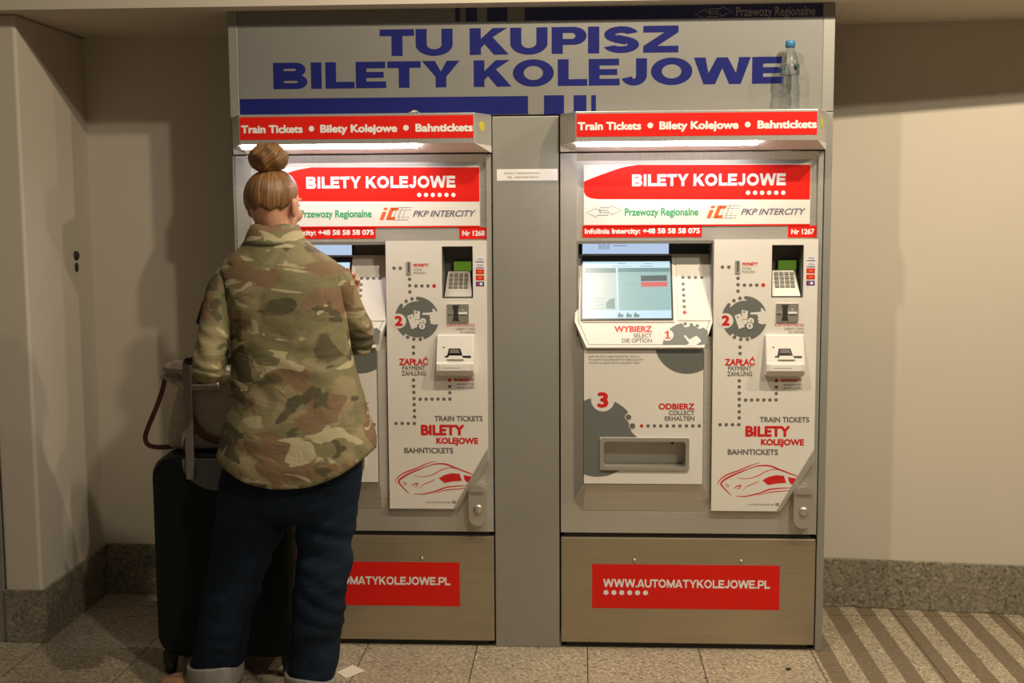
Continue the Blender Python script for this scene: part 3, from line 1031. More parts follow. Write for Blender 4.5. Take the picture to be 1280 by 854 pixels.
    b.stroke(inn[1:5], 0.0022, 'grey', 1, k=1)
    b.stroke([inn[0], inn[1]], 0.0022, 'grey', 1, k=1)
    b.stroke([inn[4], inn[5]], 0.0022, 'grey', 1, k=1)
    b.prism([(0.0750, 0.0929), (0.3973, 0.0926), (0.4002, 0.3533), (0.0794, 0.3547)], 0, 0.004, 'white')
    b.prism([(0.4085, 0.0986), (0.5232, 0.0985), (0.5230, 0.3528), (0.4087, 0.3533)], 0, 0.003, 'white')
    fr = b.frame
    b.frame = lambda u, v, d: console_frame(u, v, d + 0.003)
    b.dots((0.4300, 0.2615), (0.4958, 0.2613), 4, 0.0062, 'dgrey')
    b.dots((0.4301, 0.2368), (0.4314, 0.1499), 5, 0.0062, 'dgrey')
    b.disc((0.4321, 0.1281), 0.0066, 'redprint')
    b.frame = fr
    A, B_ = (0.1874, 0.0553), (0.3175, 0.0552)
    b.text('WYBIERZ', A[0], B_[0], A[1], 0.0235, 'redprint', 1, off=0.038)
    A, B_ = (0.2536, 0.0350), (0.3171, 0.0350)
    b.text('SELECT', A[0], B_[0], A[1], 0.0150, 'dgrey', 1, off=0.022)
    A, B_ = (0.2133, 0.0165), (0.3167, 0.0165)
    b.text('DIE OPTION', A[0], B_[0], A[1], 0.0150, 'dgrey', 1, off=0.022)
    b._flat([(0.3524, 0.0091), (0.5061, 0.0091), (0.5107, 0.0596), (0.4947, 0.0731), (0.4807, 0.0671), (0.4618, 0.0806), (0.4312, 0.0731), (0.4221, 0.0896), (0.4012, 0.0836), (0.3787, 0.0686), (0.3615, 0.0448)], 'grey', 1)
    b.disc((0.3698, 0.0448), 0.0215, 'white', 2)
    A = (0.3708, 0.0305)
    b._flat([(A[0] + u * 0.030, A[1] + v * 0.030) for u, v in ((-0.30, 0), (0.34, 0), (0.34, 0.17), (0.14, 0.17), (0.14, 1.0), (-0.08, 1.0), (-0.14, 0.86), (-0.32, 0.80), (-0.32, 0.66), (-0.10, 0.66), (-0.10, 0.17), (-0.30, 0.17))], 'redprint', 3)
    b.dots((0.4330, 0.0866), (0.4742, 0.0790), 3, 0.0062, 'dgrey', 2)
    hand_print(b, (0.4719, 0.0106), math.radians(128), 0.050, 'white', 2, mirror=1)
    con = b.build('console', t, bevel=0.0)
    b = MB(); b.frame = lambda u, v, d: console_frame(u, v, d + 0.004)
    b.prism([(0.0708, 0.0983), (0.3919, 0.0992), (0.3929, 0.3440), (0.0751, 0.3437)], 0, 0.004, 'black')
    b.frame = lambda u, v, d: console_frame(u, v, d + 0.008)
    b._flat([(0.0764, 0.1035), (0.3860, 0.1046), (0.3853, 0.3221), (0.0782, 0.3218)], 's_white', 1)
    b._flat([(0.0828, 0.1337), (0.1980, 0.1342), (0.1947, 0.2963), (0.0845, 0.2967)], 's_left', 2)
    b._flat([(0.2036, 0.1341), (0.3848, 0.1348), (0.3840, 0.2966), (0.2017, 0.2963)], 's_bg', 2)
    b._flat([(0.0839, 0.2781), (0.1947, 0.2783), (0.1947, 0.2963), (0.0845, 0.2967)], 's_head', 3)
    b._flat([(0.2018, 0.2808), (0.3842, 0.2817), (0.3840, 0.2966), (0.2017, 0.2963)], 's_head', 3)
    b._flat([(0.2822, 0.2449), (0.3735, 0.2462), (0.3732, 0.2678), (0.2820, 0.2666)], 's_dark', 3)
    b._flat([(0.2824, 0.2234), (0.3743, 0.2247), (0.3737, 0.2431), (0.2821, 0.2419)], 's_red', 3)
    b._flat([(0.1590, 0.1412), (0.1897, 0.1411), (0.1887, 0.1807), (0.1718, 0.1762), (0.1591, 0.1625)], 's_head', 3)
    for A, B_ in (((0.1157, 0.1778), (0.1550, 0.1790)), ((0.1157, 0.1656), (0.1493, 0.1668)), ((0.1213, 0.1534), (0.1521, 0.1546)), ((0.1156, 0.1413), (0.1548, 0.1424)), ((0.2314, 0.2349), (0.2680, 0.2360)), ((0.1814, 0.3023), (0.2522, 0.3036)), ((0.2013, 0.3119), (0.2297, 0.3140)), ((0.2804, 0.3020), (0.3256, 0.3040)), ((0.2975, 0.3115), (0.3201, 0.3136))):
        b.rect(A, B_, 's_head', 3)
    for A in ((0.2076, 0.1169), (0.2368, 0.1169), (0.2632, 0.1168)):
        b._flat([(A[0] - 0.010, A[1] - 0.009), (A[0] + 0.010, A[1] - 0.009), (A[0] + 0.013, A[1]), (A[0] + 0.002, A[1] + 0.004), (A[0] - 0.004, A[1] + 0.011)], 's_head', 3)
    b.build('touch_screen', con)['label'] = 'lit touch screen with teal page'

    # instruction panel with ticket tray
    b = MB(); b.wallframe(-0.036)
    L, R_ = 0.0815, 0.4955
    (tx0, tz0), (tx1, tz1) = (0.1437, 0.6688), (0.4443, 0.7756)
    b.prism([[(L, (0.2783, 0.6153)[1]), (R_, (0.2783, 0.6153)[1]), (R_, 1.087), (L, 1.087)], [(tx0, tz0), (tx1, tz0), (tx1, tz1), (tx0, tz1)]], -0.01, 0.009, 'white', 'silver')
    b.wallframe(-0.045)
    for i, (s, w) in enumerate((('BILET MA PRZY SOBIE PODRÓŻNY WRAZ Z', 0.062), ('WYDANYM DOKUMENTEM POTWIERDZAJĄCYM', 0.066), ('TICKET IS VALID WITH A RECEIPT ONLY', 0.063))):
        A = (0.0986, 1.0621)
        b.text(s, A[0], A[0] + w * 2.85, A[1] - i * 0.0112, 0.0065, 'dgrey', 1)
    c = (0.4384, 1.1181)
    b._flat([(min(R_, c[0] + 0.113 * math.cos(a)), c[1] + 0.113 * math.sin(a)) for a in [PI + PI * i / 30 for i in range(31)]], 'grey', 1)
    # cog wheel with the 3
    c = (0.1296, 0.7799)
    rr = 0.140
    pts = [(L + 0.0005, c[1] - rr * 0.955), (L + 0.0005, c[1] + rr * 0.955)]
    pts = [(L + 0.0005, c[1] - 0.131)] + [(c[0] + rr * math.cos(a), c[1] + rr * math.sin(a)) for a in [-PI / 2 - 0.3 + i * (PI / 2 + 0.3) / 14 for i in range(15)]]
    pts += [(c[0] + 0.118, c[1] + 0.02), (c[0] + 0.112, c[1] + 0.045), (c[0] + 0.095, c[1] + 0.075), (c[0] + 0.106, c[1] + 0.090)]
    pts += [(c[0] + rr * math.cos(a), c[1] + rr * math.sin(a)) for a in [0.72 + i * (PI - 0.72 - 1.05) / 10 for i in range(11)]] + [(L + 0.0005, c[1] + 0.131)]
    pts = [(max(p[0], L + 0.0005), p[1]) for p in pts]
    b._flat(clip(pts, 0, tx0 - 0.006, False), 'grey', 1)
    rest = clip(pts, 0, tx0 - 0.006, True)
    b._flat(clip(rest, 1, tz1 + 0.006, True), 'grey', 1)
    b._flat(clip(rest, 1, tz0 - 0.006, False), 'grey', 1)
    A = (0.1475, 0.9130)
    b.disc(A, 0.041, 'white', 2)
    b.text('3', A[0] - 0.019, A[0] + 0.019, A[1] - 0.027, 0.054, 'redprint', 3, off=0.045)
    b.disc((0.2368, 0.8526), 0.0125, 'white', 2); b.disc((0.2368, 0.8526), 0.0098, 'dgrey', 3)
    b.disc((0.2508, 0.8215), 0.0125, 'white', 2); b.disc((0.2508, 0.8215), 0.0098, 'dgrey', 3)
    b.disc((0.2828, 0.8216), 0.0062, 'redprint', 1)
    b.dots((0.3051, 0.8217), (0.4826, 0.8224), 9, 0.0062, 'dgrey', 1)
    A, B_ = (0.3408, 0.8797), (0.4654, 0.8801)
    b.text('ODBIERZ', A[0], B_[0], A[1], 0.0215, 'redprint', 1, off=0.038)
    A, B_ = (0.3770, 0.8601), (0.4656, 0.8604)
    b.text('COLLECT', A[0], B_[0], A[1], 0.0160, 'dgrey', 1, off=0.022)
    A, B_ = (0.3633, 0.8403), (0.4658, 0.8407)
    b.text('ERHALTEN', A[0], B_[0], A[1], 0.0160, 'dgrey', 1, off=0.022)
    p = b.build('instruction_panel', t)
    b = MB(); b.wallframe(-0.045)
    rnd = lambda x0, x1, z0, z1, r: [(x0 + r, z0), (x1 - r, z0), (x1, z0 + r), (x1, z1 - r), (x1 - r, z1), (x0 + r, z1), (x0, z1 - r), (x0, z0 + r)]
    b.prism([rnd(tx0 - 0.004, tx1 + 0.004, tz0 - 0.004, tz1 + 0.004, 0.004), rnd(tx0 + 0.008, tx1 - 0.008, tz0 + 0.007, tz1 - 0.009, 0.008)], -0.065, 0.007, 'silver', 'steel')
    b.box(tx0, tx1, 0.020, 0.030, tz0, tz1, 'steel')
    b.box(tx1 - 0.054, tx1 - 0.046, 0.010, 0.022, tz1 - 0.030, tz1 - 0.012, 'black')
    b.build('ticket_tray', p, bevel=0.002)['label'] = 'recessed metal ticket tray with rounded corners'

    # payment panel
    b = MB(); b.wallframe(0.0)
    po = [(0.530, 0.514), (0.770, 0.514), (0.885, 0.694), (0.885, 1.469), (0.530, 1.469)]
    term = [(TX0, TZ0), (TX1, TZ0), (TX1, TZ1), (TX0, TZ1)]
    b.prism([po, term], 0.0, 0.018, 'white', 'silver')
    b.wallframe(-0.018)
    b._flat([(0.758, 0.515), (0.770, 0.515), (0.884, 0.694), (0.884, 0.735)], 'steel', 3)
    dr = 0.0062
    b.dots((0.5592, 1.3737), (0.5811, 1.3736), 2, dr, 'dgrey')
    b.dots((0.6131, 1.3348), (0.6137, 1.2905), 3, dr, 'dgrey')
    b.dots((0.6354, 1.3112), (0.6778, 1.3111), 3, dr, 'dgrey'); b.disc((0.6997, 1.3111), 0.0066, 'redprint')
    b.dots((0.6233, 1.0956), (0.6236, 1.0732), 2, dr, 'dgrey')
    b.dots((0.6221, 0.9778), (0.6239, 0.8465), 7, dr, 'dgrey'); b.dots((0.6452, 0.9096), (0.7502, 0.9105), 6, dr, 'dgrey')
    b.dots((0.5576, 0.8222), (0.6228, 0.8224), 4, dr, 'dgrey'); b.dots((0.7503, 0.9555), (0.7506, 0.9330), 2, dr, 'dgrey'); b.disc((0.7504, 0.9780), 0.0066, 'redprint')
    A, B_ = (0.6276, 1.3781), (0.6809, 1.3780)
    b.text('MONETY', A[0], B_[0], A[1], 0.0115, 'redprint', 1, off=0.04)
    b.text('COINS', A[0], A[0] + 0.030, A[1] - 0.0135, 0.008, 'dgrey'); b.text('MÜNZEN', A[0], A[0] + 0.043, A[1] - 0.0255, 0.008, 'dgrey')
    # disc with bank notes, coins and pointing hand
    c = (0.6370, 1.1961); r = 0.0775
    arc = lambda a0, a1, q, n=12: [(c[0] + q * math.cos(math.radians(a0 + (a1 - a0) * i / n)), c[1] + q * math.sin(math.radians(a0 + (a1 - a0) * i / n))) for i in range(n + 1)]
    b._flat(arc(-72, 84, r, 24) + arc(84, 142, r * 0.79) + arc(142, 232, r, 16) + arc(232, 288, r * 0.86), 'grey', 1)
    for a in (139, 121, 103, 87):
        b.disc((c[0] + r * 0.925 * math.cos(math.radians(a)), c[1] + r * 0.925 * math.sin(math.radians(a))), dr, 'dgrey', 2, n=12)
    for a in (243, 261, 279):
        b.disc((c[0] + r * 0.95 * math.cos(math.radians(a)), c[1] + r * 0.95 * math.sin(math.radians(a))), dr, 'dgrey', 2, n=12)
    A = (0.5725, 1.1878)
    b.disc(A, 0.0265, 'white', 2); b.text('2', A[0] - 0.014, A[0] + 0.014, A[1] - 0.0175, 0.036, 'redprint', 3, off=0.055)
    q = [(0.6025, 1.2058), (0.6230, 1.2128), (0.6388, 1.1668), (0.6183, 1.1585)]
    b._flat([q[3], q[2], q[1], q[0]], 'white', 3)
    b._flat([(0.6282, 1.1933), (0.6467, 1.1933), (0.6490, 1.2211), (0.6270, 1.2258)], 'white', 2)
    b._flat([(0.6360, 1.1724), (0.6469, 1.1794), (0.6467, 1.1916), (0.6316, 1.1916)], 'white', 2)
    b.disc((0.6588, 1.1869), 0.0112, 'white', 3); b.disc((0.6552, 1.1696), 0.0128, 'grey', 4); b.disc((0.6552, 1.1696), 0.0112, 'white', 5)
    A = (0.6553, 1.1646); b.text('1', A[0] - 0.0022, A[0] + 0.0022, A[1], 0.010, 'grey', 6)
    A = (0.6595, 1.1821); b.text('2', A[0] - 0.0032, A[0] + 0.0032, A[1], 0.009, 'grey', 4)
    b.disc((0.6353, 1.2183), 0.0035, 'grey', 3, n=8); b.disc((0.6136, 1.2003), 0.003, 'grey', 4, n=8)
    hand_print(b, (0.7152, 1.1974), PI, 0.056, 'white', 2, mirror=-1)
    A, B_ = (0.5716, 1.0311), (0.6752, 1.0312)
    b.text('ZAPŁAĆ', A[0], B_[0], A[1], 0.0235, 'redprint', 1, off=0.038)
    A, B_ = (0.5829, 1.0129), (0.6644, 1.0130)
    b.text('PAYMENT', A[0], B_[0], A[1], 0.0160, 'dgrey', 1, off=0.022)
    A, B_ = (0.5804, 0.9937), (0.6661, 0.9939)
    b.text('ZAHLUNG', A[0], B_[0], A[1], 0.0160, 'dgrey', 1, off=0.022)
    A, B_ = (0.7418, 1.1681), (0.8418, 1.1681)
    b.text('KARTA PŁATNICZA', A[0], B_[0], A[1], 0.0085, 'redprint', 1, off=0.01)
    b.text('CREDIT CARD', B_[0] - 0.068, B_[0], A[1] - 0.0130, 0.0075, 'dgrey'); b.text('EC KARTEN', B_[0] - 0.052, B_[0], A[1] - 0.0245, 0.0075, 'dgrey')
    A, B_ = (0.7670, 0.9738), (0.8386, 0.9739)
    b.text('BANKNOTY', A[0], B_[0], A[1], 0.0105, 'redprint', 1, off=0.045)
    b.text('BANKNOTES', B_[0] - 0.062, B_[0], A[1] - 0.0140, 0.0075, 'dgrey'); b.text('BANKNOTEN', B_[0] - 0.062, B_[0], A[1] - 0.0265, 0.0075, 'dgrey')
    A, B_ = (0.6948, 0.8312), (0.8661, 0.8318)
    b.text('TRAIN TICKETS', A[0], B_[0], A[1], 0.0190, 'dgrey', 1, off=0.030)
    A, B_ = (0.6456, 0.7799), (0.8008, 0.7806)
    b.text('BILETY', A[0], B_[0], A[1], 0.0385, 'redprint', 1, off=0.05)
    A, B_ = (0.7002, 0.7495), (0.8497, 0.7502)
    b.text('KOLEJOWE', A[0], B_[0], A[1], 0.0225, 'redprint', 1, off=0.05)
    A, B_ = (0.5853, 0.7153), (0.7604, 0.7162)
    b.text('BAHNTICKETS', A[0], B_[0], A[1], 0.0200, 'dgrey', 1, off=0.030)
    # line drawing of a train
    tr = 'redprint'
    b.stroke([(0.5997, 0.5697), (0.5686, 0.6025), (0.5656, 0.6168), (0.5933, 0.6370), (0.6321, 0.6544), (0.6708, 0.6704)], 0.0062, tr, 1, taper=True)
    b.stroke([(0.5517, 0.6081), (0.5571, 0.6225), (0.5820, 0.6427), (0.6264, 0.6601), (0.6652, 0.6775), (0.6984, 0.6877)], 0.0042, tr, 1, taper=True)
    b.stroke([(0.6598, 0.6660), (0.6930, 0.6762), (0.7319, 0.6764), (0.7654, 0.6638), (0.8101, 0.6469), (0.8339, 0.6385)], 0.0052, tr, 1, taper=True)
    b.stroke([(0.6184, 0.6343), (0.6491, 0.6302), (0.6880, 0.6391), (0.7183, 0.6564), (0.7488, 0.6637), (0.7683, 0.6610)], 0.0026, tr, 1, taper=True)
    b.stroke([(0.6386, 0.5872), (0.6551, 0.6031), (0.6800, 0.6133), (0.6966, 0.6234)], 0.0026, tr, 1, taper=True)
    b.stroke([(0.6165, 0.5675), (0.6500, 0.5672), (0.6945, 0.5775), (0.7333, 0.5921), (0.7777, 0.5973), (0.8165, 0.5990)], 0.0046, tr, 1, taper=True)
    b.stroke([(0.6946, 0.5718), (0.7334, 0.5821), (0.7779, 0.5867), (0.8139, 0.5913)], 0.0032, tr, 1, taper=True)
    b.stroke([(0.6078, 0.5956), (0.6188, 0.6028), (0.6313, 0.6058), (0.6287, 0.5972), (0.6190, 0.5928)], 0.0040, tr, 1, taper=True)
    b.stroke([(0.5769, 0.6097), (0.5880, 0.6084), (0.5909, 0.6027), (0.5812, 0.6012)], 0.0022, tr, 1)
    b._flat([(0.7274, 0.6078), (0.7552, 0.6137), (0.7899, 0.6160), (0.7825, 0.6411), (0.7547, 0.6438), (0.7270, 0.6364), (0.7077, 0.6249)], tr, 1)
    b._flat([(0.8080, 0.6112), (0.8218, 0.6128), (0.8340, 0.6285), (0.8187, 0.6333), (0.7964, 0.6369), (0.7995, 0.6212)], tr, 1)
    A, B_ = (0.6589, 0.5342), (0.7481, 0.5349)
    b.text('© AUTOMATY BILETOWE 2009', A[0], B_[0], A[1], 0.006, 'dgrey', 1)
    b.rect((0.7537, 0.5335), (0.7675, 0.5436), 'key', 1)
    # card logos
    for i, (c1, c2) in enumerate((('white2', 'visa'), ('white2', 'visa'), ('redprint', 'orange'), ('redprint', 'orange'), ('visa', 'redprint'))):
        z1 = (0.8453, 1.4112)[1] - i * 0.0213
        x1 = (0.8466, 1.4112)[0]
        x2 = (0.8752, 1.4111)[0]
        b.rect((x1, z1 - 0.017), (x2, z1), c1, 1)
        if i < 2:
            b.text('VISA', x1 + 0.004, x2 - 0.003, z1 - 0.011, 0.008, c2, 2, shear=0.2)
            b.rect((x1, z1 - 0.017), (x2, z1 - 0.0145), c2, 2)
        else:
            b.disc((x1 + 0.011, z1 - 0.0085), 0.0052, c2, 2, n=12); b.disc((x1 + 0.018, z1 - 0.0085), 0.0052, 'white2' if i == 4 else 'orange', 3, n=12)
    b.build('payment_panel', t)

    # coin slot
    b = MB(); b.wallframe(-0.018)
    A, B_ = (0.6033, 1.3514), (0.6191, 1.3969)
    b.prism([[A, (B_[0], A[1]), B_, (A[0], B_[1])], [(A[0] + 0.006, A[1] + 0.006), (B_[0] - 0.006, A[1] + 0.006), (B_[0] - 0.006, B_[1] - 0.004), (A[0] + 0.006, B_[1] - 0.004)]], 0, 0.004, 'steel')
    b.rect((A[0] + 0.006, A[1] + 0.006), (B_[0] - 0.006, B_[1] - 0.004), 'dark', 1)
    b.build('coin_slot', t)

    # card terminal: recess, green display, keypad
    b = MB()
    e = 0.002
    x0, x1, z0, z1 = TX0 + e, TX1 - e, TZ0 + e, TZ1 - e
    b.add([(x0, -0.016, z0), (x1, -0.016, z0), (x1, -0.016, z1), (x0, -0.016, z1), (x0, 0.078, z0), (x1, 0.078, z0), (x1, 0.078, z1), (x0, 0.078, z1)],
          [(4, 5, 6, 7), (2, 3, 7, 6), (0, 4, 7, 3), (1, 2, 6, 5), (0, 1, 5, 4)], 'hood')
    ct = b.build('card_terminal', t)
    b = MB()
    K0 = Vector((0, 0.000, z0 + 0.001)); KS = Vector((0, 0.060, 0.088)).normalized(); KN = Vector((0, -KS.z, KS.y))
    b.frame = lambda u, v, d: tuple(Vector((u, 0, 0)) + K0 + KS * v + KN * d)
    b.prism([(x0 + 0.004, 0), (x1 - 0.004, 0), (x1 - 0.012, 0.104), (x0 + 0.012, 0.104)], -0.01, 0.002, 'steel')
    for i in range(4):
        for j in range(4):
            u = x0 + 0.024 + j * 0.0178; v = 0.040 + i * 0.0165
            b.prism([(u - 0.0068, v - 0.0058), (u + 0.0068, v - 0.0058), (u + 0.0068, v + 0.0058), (u - 0.0068, v + 0.0058)], 0.002, 0.006, 'hood')
    b.build('keypad', ct)['label'] = 'metal keypad with sixteen keys'
    b = MB()
    b.box(x0 + 0.030, x1 - 0.008, 0.058, 0.066, z0 + 0.088, z0 + 0.125, 'black')
    b.box(x0 + 0.032, x1 - 0.010, 0.0565, 0.0585, z0 + 0.090, z0 + 0.123, 'lcd')
    b.build('terminal_display', ct)['label'] = 'small green display'

    # card reader
    b = MB(); b.wallframe(-0.018)
    A, B_ = (0.7456, 1.1834), (0.8211, 1.2472)
    zc = (A[1] + B_[1]) / 2
    b.prism([A, (B_[0], A[1]), B_, (A[0], B_[1])], 0, 0.006, 'silver')
    w = B_[0] - A[0]; h = B_[1] - A[1]
    g = [(0.22, 0.06), (0.56, 0.06), (0.50, 0.30), (0.50, 0.70), (0.56, 0.94), (0.22, 0.94), (0.28, 0.70), (0.28, 0.30)]
    b.frame = lambda u, v, d: (u, -0.024 - d, v)
    b._flat([(A[0] + w * u, A[1] + h * v) for u, v in g], 'dark', 1)
    b.prism([(A[0] + w * 0.04, zc - 0.003), (A[0] + w * 0.22, zc - 0.003), (A[0] + w * 0.22, zc + 0.003), (A[0] + w * 0.04, zc + 0.003)], 0, 0.004, 'steel_h')
    b.prism([(A[0] + w * 0.52, zc - 0.003), (A[0] + w * 0.92, zc - 0.003), (A[0] + w * 0.92, zc + 0.003), (A[0] + w * 0.52, zc + 0.003)], 0, 0.005, 'white2')
    b.disc((A[0] + w * 0.72, zc + 0.012), 0.0022, 'white2', 2, n=8)
    b.build('card_reader', t)

    # bank note acceptor: boxy mouth with sloping face
    b = MB()
    x0, x1 = 0.708, 0.840
    A, B_ = 0.996, 1.140
    prof = [(-0.018, B_), (-0.030, B_), (-0.060, A + 0.052), (-0.066, A + 0.046), (-0.066, A + 0.020), (-0.050, A + 0.002), (-0.018, A + 0.002)]
    b.rings([[(x0, y, z) for y, z in prof], [(x1, y, z) for y, z in prof]], 'white')
    na = b.build('note_acceptor', t, bevel=0.004, seg=3)
    na['label'] = 'white bank note slot box'
    b = MB()
    N0 = Vector((0, -0.030, B_)); NS = Vector((0, 0.030, B_ - A - 0.052)).normalized(); NN = Vector((0, -NS.z, NS.y))
    ln = Vector((0, 0.030, B_ - A - 0.052)).length
    b.frame = lambda u, v, d: tuple(Vector((u, 0, 0)) + N0 + NS * (v - ln) + NN * d)
    b._flat([(x0 + 0.030, 0.016), (x0 + 0.100, 0.014), (x0 + 0.122, 0.014), (x0 + 0.122, 0.022), (x0 + 0.092, 0.022), (x0 + 0.084, 0.048), (x0 + 0.044, 0.048), (x0 + 0.038, 0.022), (x0 + 0.030, 0.022)], 'black', 1)
    b.prism([(x0 + 0.046, 0.030), (x0 + 0.082, 0.030), (x0 + 0.078, 0.044), (x0 + 0.050, 0.044)], 0.0006, 0.006, 'dgrey')
    b.prism([(x0 + 0.040, 0.008), (x0 + 0.098, 0.008), (x0 + 0.090, 0.021), (x0 + 0.046, 0.021)], 0.0006, 0.007, 'white')
    b.disc((x0 + 0.026, 0.052), 0.003, 'black', 1, n=8)
    b.wallframe(-0.066)
    b.prism([(x0 + 0.014, A + 0.022), (x1 - 0.014, A + 0.022), (x1 - 0.014, A + 0.043), (x0 + 0.014, A + 0.043)], 0, 0.002, 'white2')
    b.frame = lambda u, v, d: (u, -0.068 - d, v)
    b.rect((x0 + 0.022, A + 0.031), (x0 + 0.086, A + 0.0322), 'dgrey', 1)
    b.build('note_slot', na)['label'] = 'black note slot and label strip'

    # door lock
    b = MB(); b.wallframe(0.0)
    x0, x1, z0, z1 = 0.815, 0.879, 0.458, 0.614
    r = (x1 - x0) / 2
    cxm = (x0 + x1) / 2
    st = [(cxm + r * math.cos(PI * i / 12), z1 - r + r * math.sin(PI * i / 12)) for i in range(13)] + [(cxm - r * math.cos(PI * i / 12), z0 + r - r * math.sin(PI * i / 12)) for i in range(13)]
    b.prism(st, 0, 0.040, 'silver')
    lk = b.build('lock_handle', t, bevel=0.007, seg=3)
    b = MB()
    st2 = [(cxm + (r - 0.006) * math.cos(PI * i / 12), z1 - r + (r - 0.006) * math.sin(PI * i / 12)) for i in range(13)]
    b.wallframe(-0.040); b.prism(st2, 0, 0.008, 'silver'); b.build('handle_lip', lk, bevel=0.003)
    b = MB(); b.lathe((cxm + 0.002, -0.040, 0.520), [(0.017, 0.0), (0.016, 0.006), (0.012, 0.010), (0.002, 0.011)], 'silver', axis='y'); b.build('lock_cylinder', lk, smooth=True)
    return t


make_machine((-0.068, 0, 0), '1267', 'right ticket machine, unused, with its teal screen fully in view and number 1267')
make_machine((-1.210, 0, 0), '1268', 'left ticket machine with the woman in front of it, number 1268')

# filler top cap and small things on the machines
t = thing('water_bottle', 'clear plastic bottle with blue cap standing on the right machine canopy', 'bottle', (0.703, -0.060, 1.901))
b = MB()
b.lathe((0, 0, 0), [(0.004, 0.004), (0.026, 0.002), (0.0325, 0.006), (0.0335, 0.030), (0.0320, 0.038), (0.0335, 0.046), (0.0335, 0.066), (0.031, 0.072), (0.0335, 0.078), (0.0305, 0.090), (0.0295, 0.115), (0.0315, 0.125), (0.0315, 0.150), (0.028, 0.172), (0.020, 0.192), (0.0135, 0.204), (0.0125, 0.212)], 'pet', n=32)
b.build('bottle_body', t, smooth=True)
b = MB()
b.lathe((0, 0, 0), [(0.0320, 0.118), (0.0324, 0.119), (0.0324, 0.150), (0.0318, 0.151)], 'pet_label', n=32)
b.wallframe(-0.0325)
b.build('bottle_label', t, smooth=True)['label'] = 'see-through label with small green and dark marks'
b = MB()
b.lathe((0, 0, 0), [(0.0135, 0.209), (0.0165, 0.210), (0.0165, 0.228), (0.015, 0.2305), (0.002, 0.231)], 'cap', n=24)
b.build('bottle_cap', t, smooth=True)['label'] = 'blue screw cap'

b = MB()
random.seed(4)
pts = []
for i in range(9):
    for j in range(6):
        pts.append((-0.018 + 0.0045 * i, -0.010 + 0.004 * j, 0.003 + 0.010 * random.random() * math.sin(PI * i / 8) + 0.001))
f = [(i * 6 + j, (i + 1) * 6 + j, (i + 1) * 6 + j + 1, i * 6 + j + 1) for i in range(8) for j in range(5)]
b.add(pts, f, 'paper')
b.add([(p[0], p[1], 0.0005) for p in pts], [tuple(reversed(q)) for q in f], 'paper')
o = b.build('crumpled_paper', origin=(0, 0, 0)); o.location = (-0.562, -0.085, 1.901)
tag(o, 'tiny crumpled pale scrap lying on top of the left machine canopy', 'paper scrap')

b = MB(); b.frame = lambda u, v, d: (u, v, d)
b.prism([(-0.8327, -0.2701), (-0.7894, -0.3228), (-0.7391, -0.2516), (-0.7907, -0.1975)], 0.0008, 0.0016, 'paper')
o = b.build('paper_slip')
tag(o, 'small cream paper slip lying on the granite floor beside the woman', 'paper')
b = MB(); b.ball((0, 0, 0.004), (0.010, 0.007, 0.004), 'dark', 10, 6)
o = b.build('dry_leaf'); o.location = (0.713, -0.185, 0)
tag(o, 'tiny dark speck of litter on the floor before the right machine', 'litter')

# ------------------------------------------------------------------ suitcase
def rrect(cx, cz, hw, hh, r, n=6):
    out = []
    for sx, sz, a0 in ((1, 1, 0), (-1, 1, 90), (-1, -1, 180), (1, -1, 270)):
        for i in range(n + 1):
            a = math.radians(a0 + 90 * i / n)
            out.append((cx + sx * (hw - r) + r * math.cos(a), cz + sz * (hh - r) + r * math.sin(a)))
    return out


SX, SY = -1.196, -0.21
t = thing('suitcase', 'large black wheeled suitcase standing upright behind the woman legs', 'suitcase', (SX, SY, 0))
b = MB()
rs = []
for y, ins in ((-0.130, 0.040), (-0.128, 0.022), (-0.118, 0.008), (-0.098, 0.0), (-0.006, 0.0), (-0.004, -0.003), (0.004, -0.003), (0.006, 0.0), (0.098, 0.0), (0.118, 0.008), (0.128, 0.022), (0.130, 0.040)):
    rs.append([(x, y, z) for x, z in rrect(0, 0.416, 0.241 - ins, 0.350 - ins, 0.075 - ins * 0.5)])
b.rings([list(reversed(r)) for r in rs], 'case')
b.build('case_shell', t, smooth=False, bevel=0.002)
b = MB(); b.frame = lambda u, v, d: (u, -0.128 - d, v)
pl = [(0.126 * math.cos(PI + PI * i / 20), 0.740 + 0.090 * math.sin(PI + PI * i / 20)) for i in range(21)]
b.prism(pl + [(0.126, 0.756), (-0.126, 0.756)], -0.006, 0.006, 'casegrey')
b.build('handle_cup', t, bevel=0.004)['label'] = 'grey plastic cup at the handle base'
for sx in (-1, 1):
    b = MB(); b.box(sx * 0.096 - 0.0135, sx * 0.096 + 0.0135, -0.150, -0.136, 0.690, 1.085, 'pole'); b.build('handle_pole', t, bevel=0.004)
b = MB(); b.tube([(-0.094, -0.143, 1.085), (0, -0.143, 1.090), (0.094, -0.143, 1.085)], 0.013, 'casedark', n=12); b.build('handle_grip', t, smooth=True)
for sx in (-1, 1):
    for sy in (-1, 1):
        b = MB()
        b.lathe((sx * 0.205, sy * 0.085, 0.026), [(0.008, -0.018), (0.022, -0.016), (0.026, -0.008), (0.026, 0.008), (0.022, 0.016), (0.008, 0.018)], 'casedark', n=18, axis='x')
        b.box(sx * 0.205 - 0.022, sx * 0.205 + 0.022, sy * 0.085 - 0.016, sy * 0.085 + 0.016, 0.038, 0.080, 'casedark')
        b.build('wheel', t, bevel=0.002)

# ------------------------------------------------------------------ handbag on the suitcase
t = thing('handbag', 'cream handbag with brown leather straps sitting on the black suitcase', 'handbag', (-1.27, -0.19, 0.770))
bo = (-1.27, -0.19, 0.770)


def bagwr(c):
    return 0.005 * noise.noise(Vector((c.x * 14, c.y * 14, c.z * 10 + 3)))


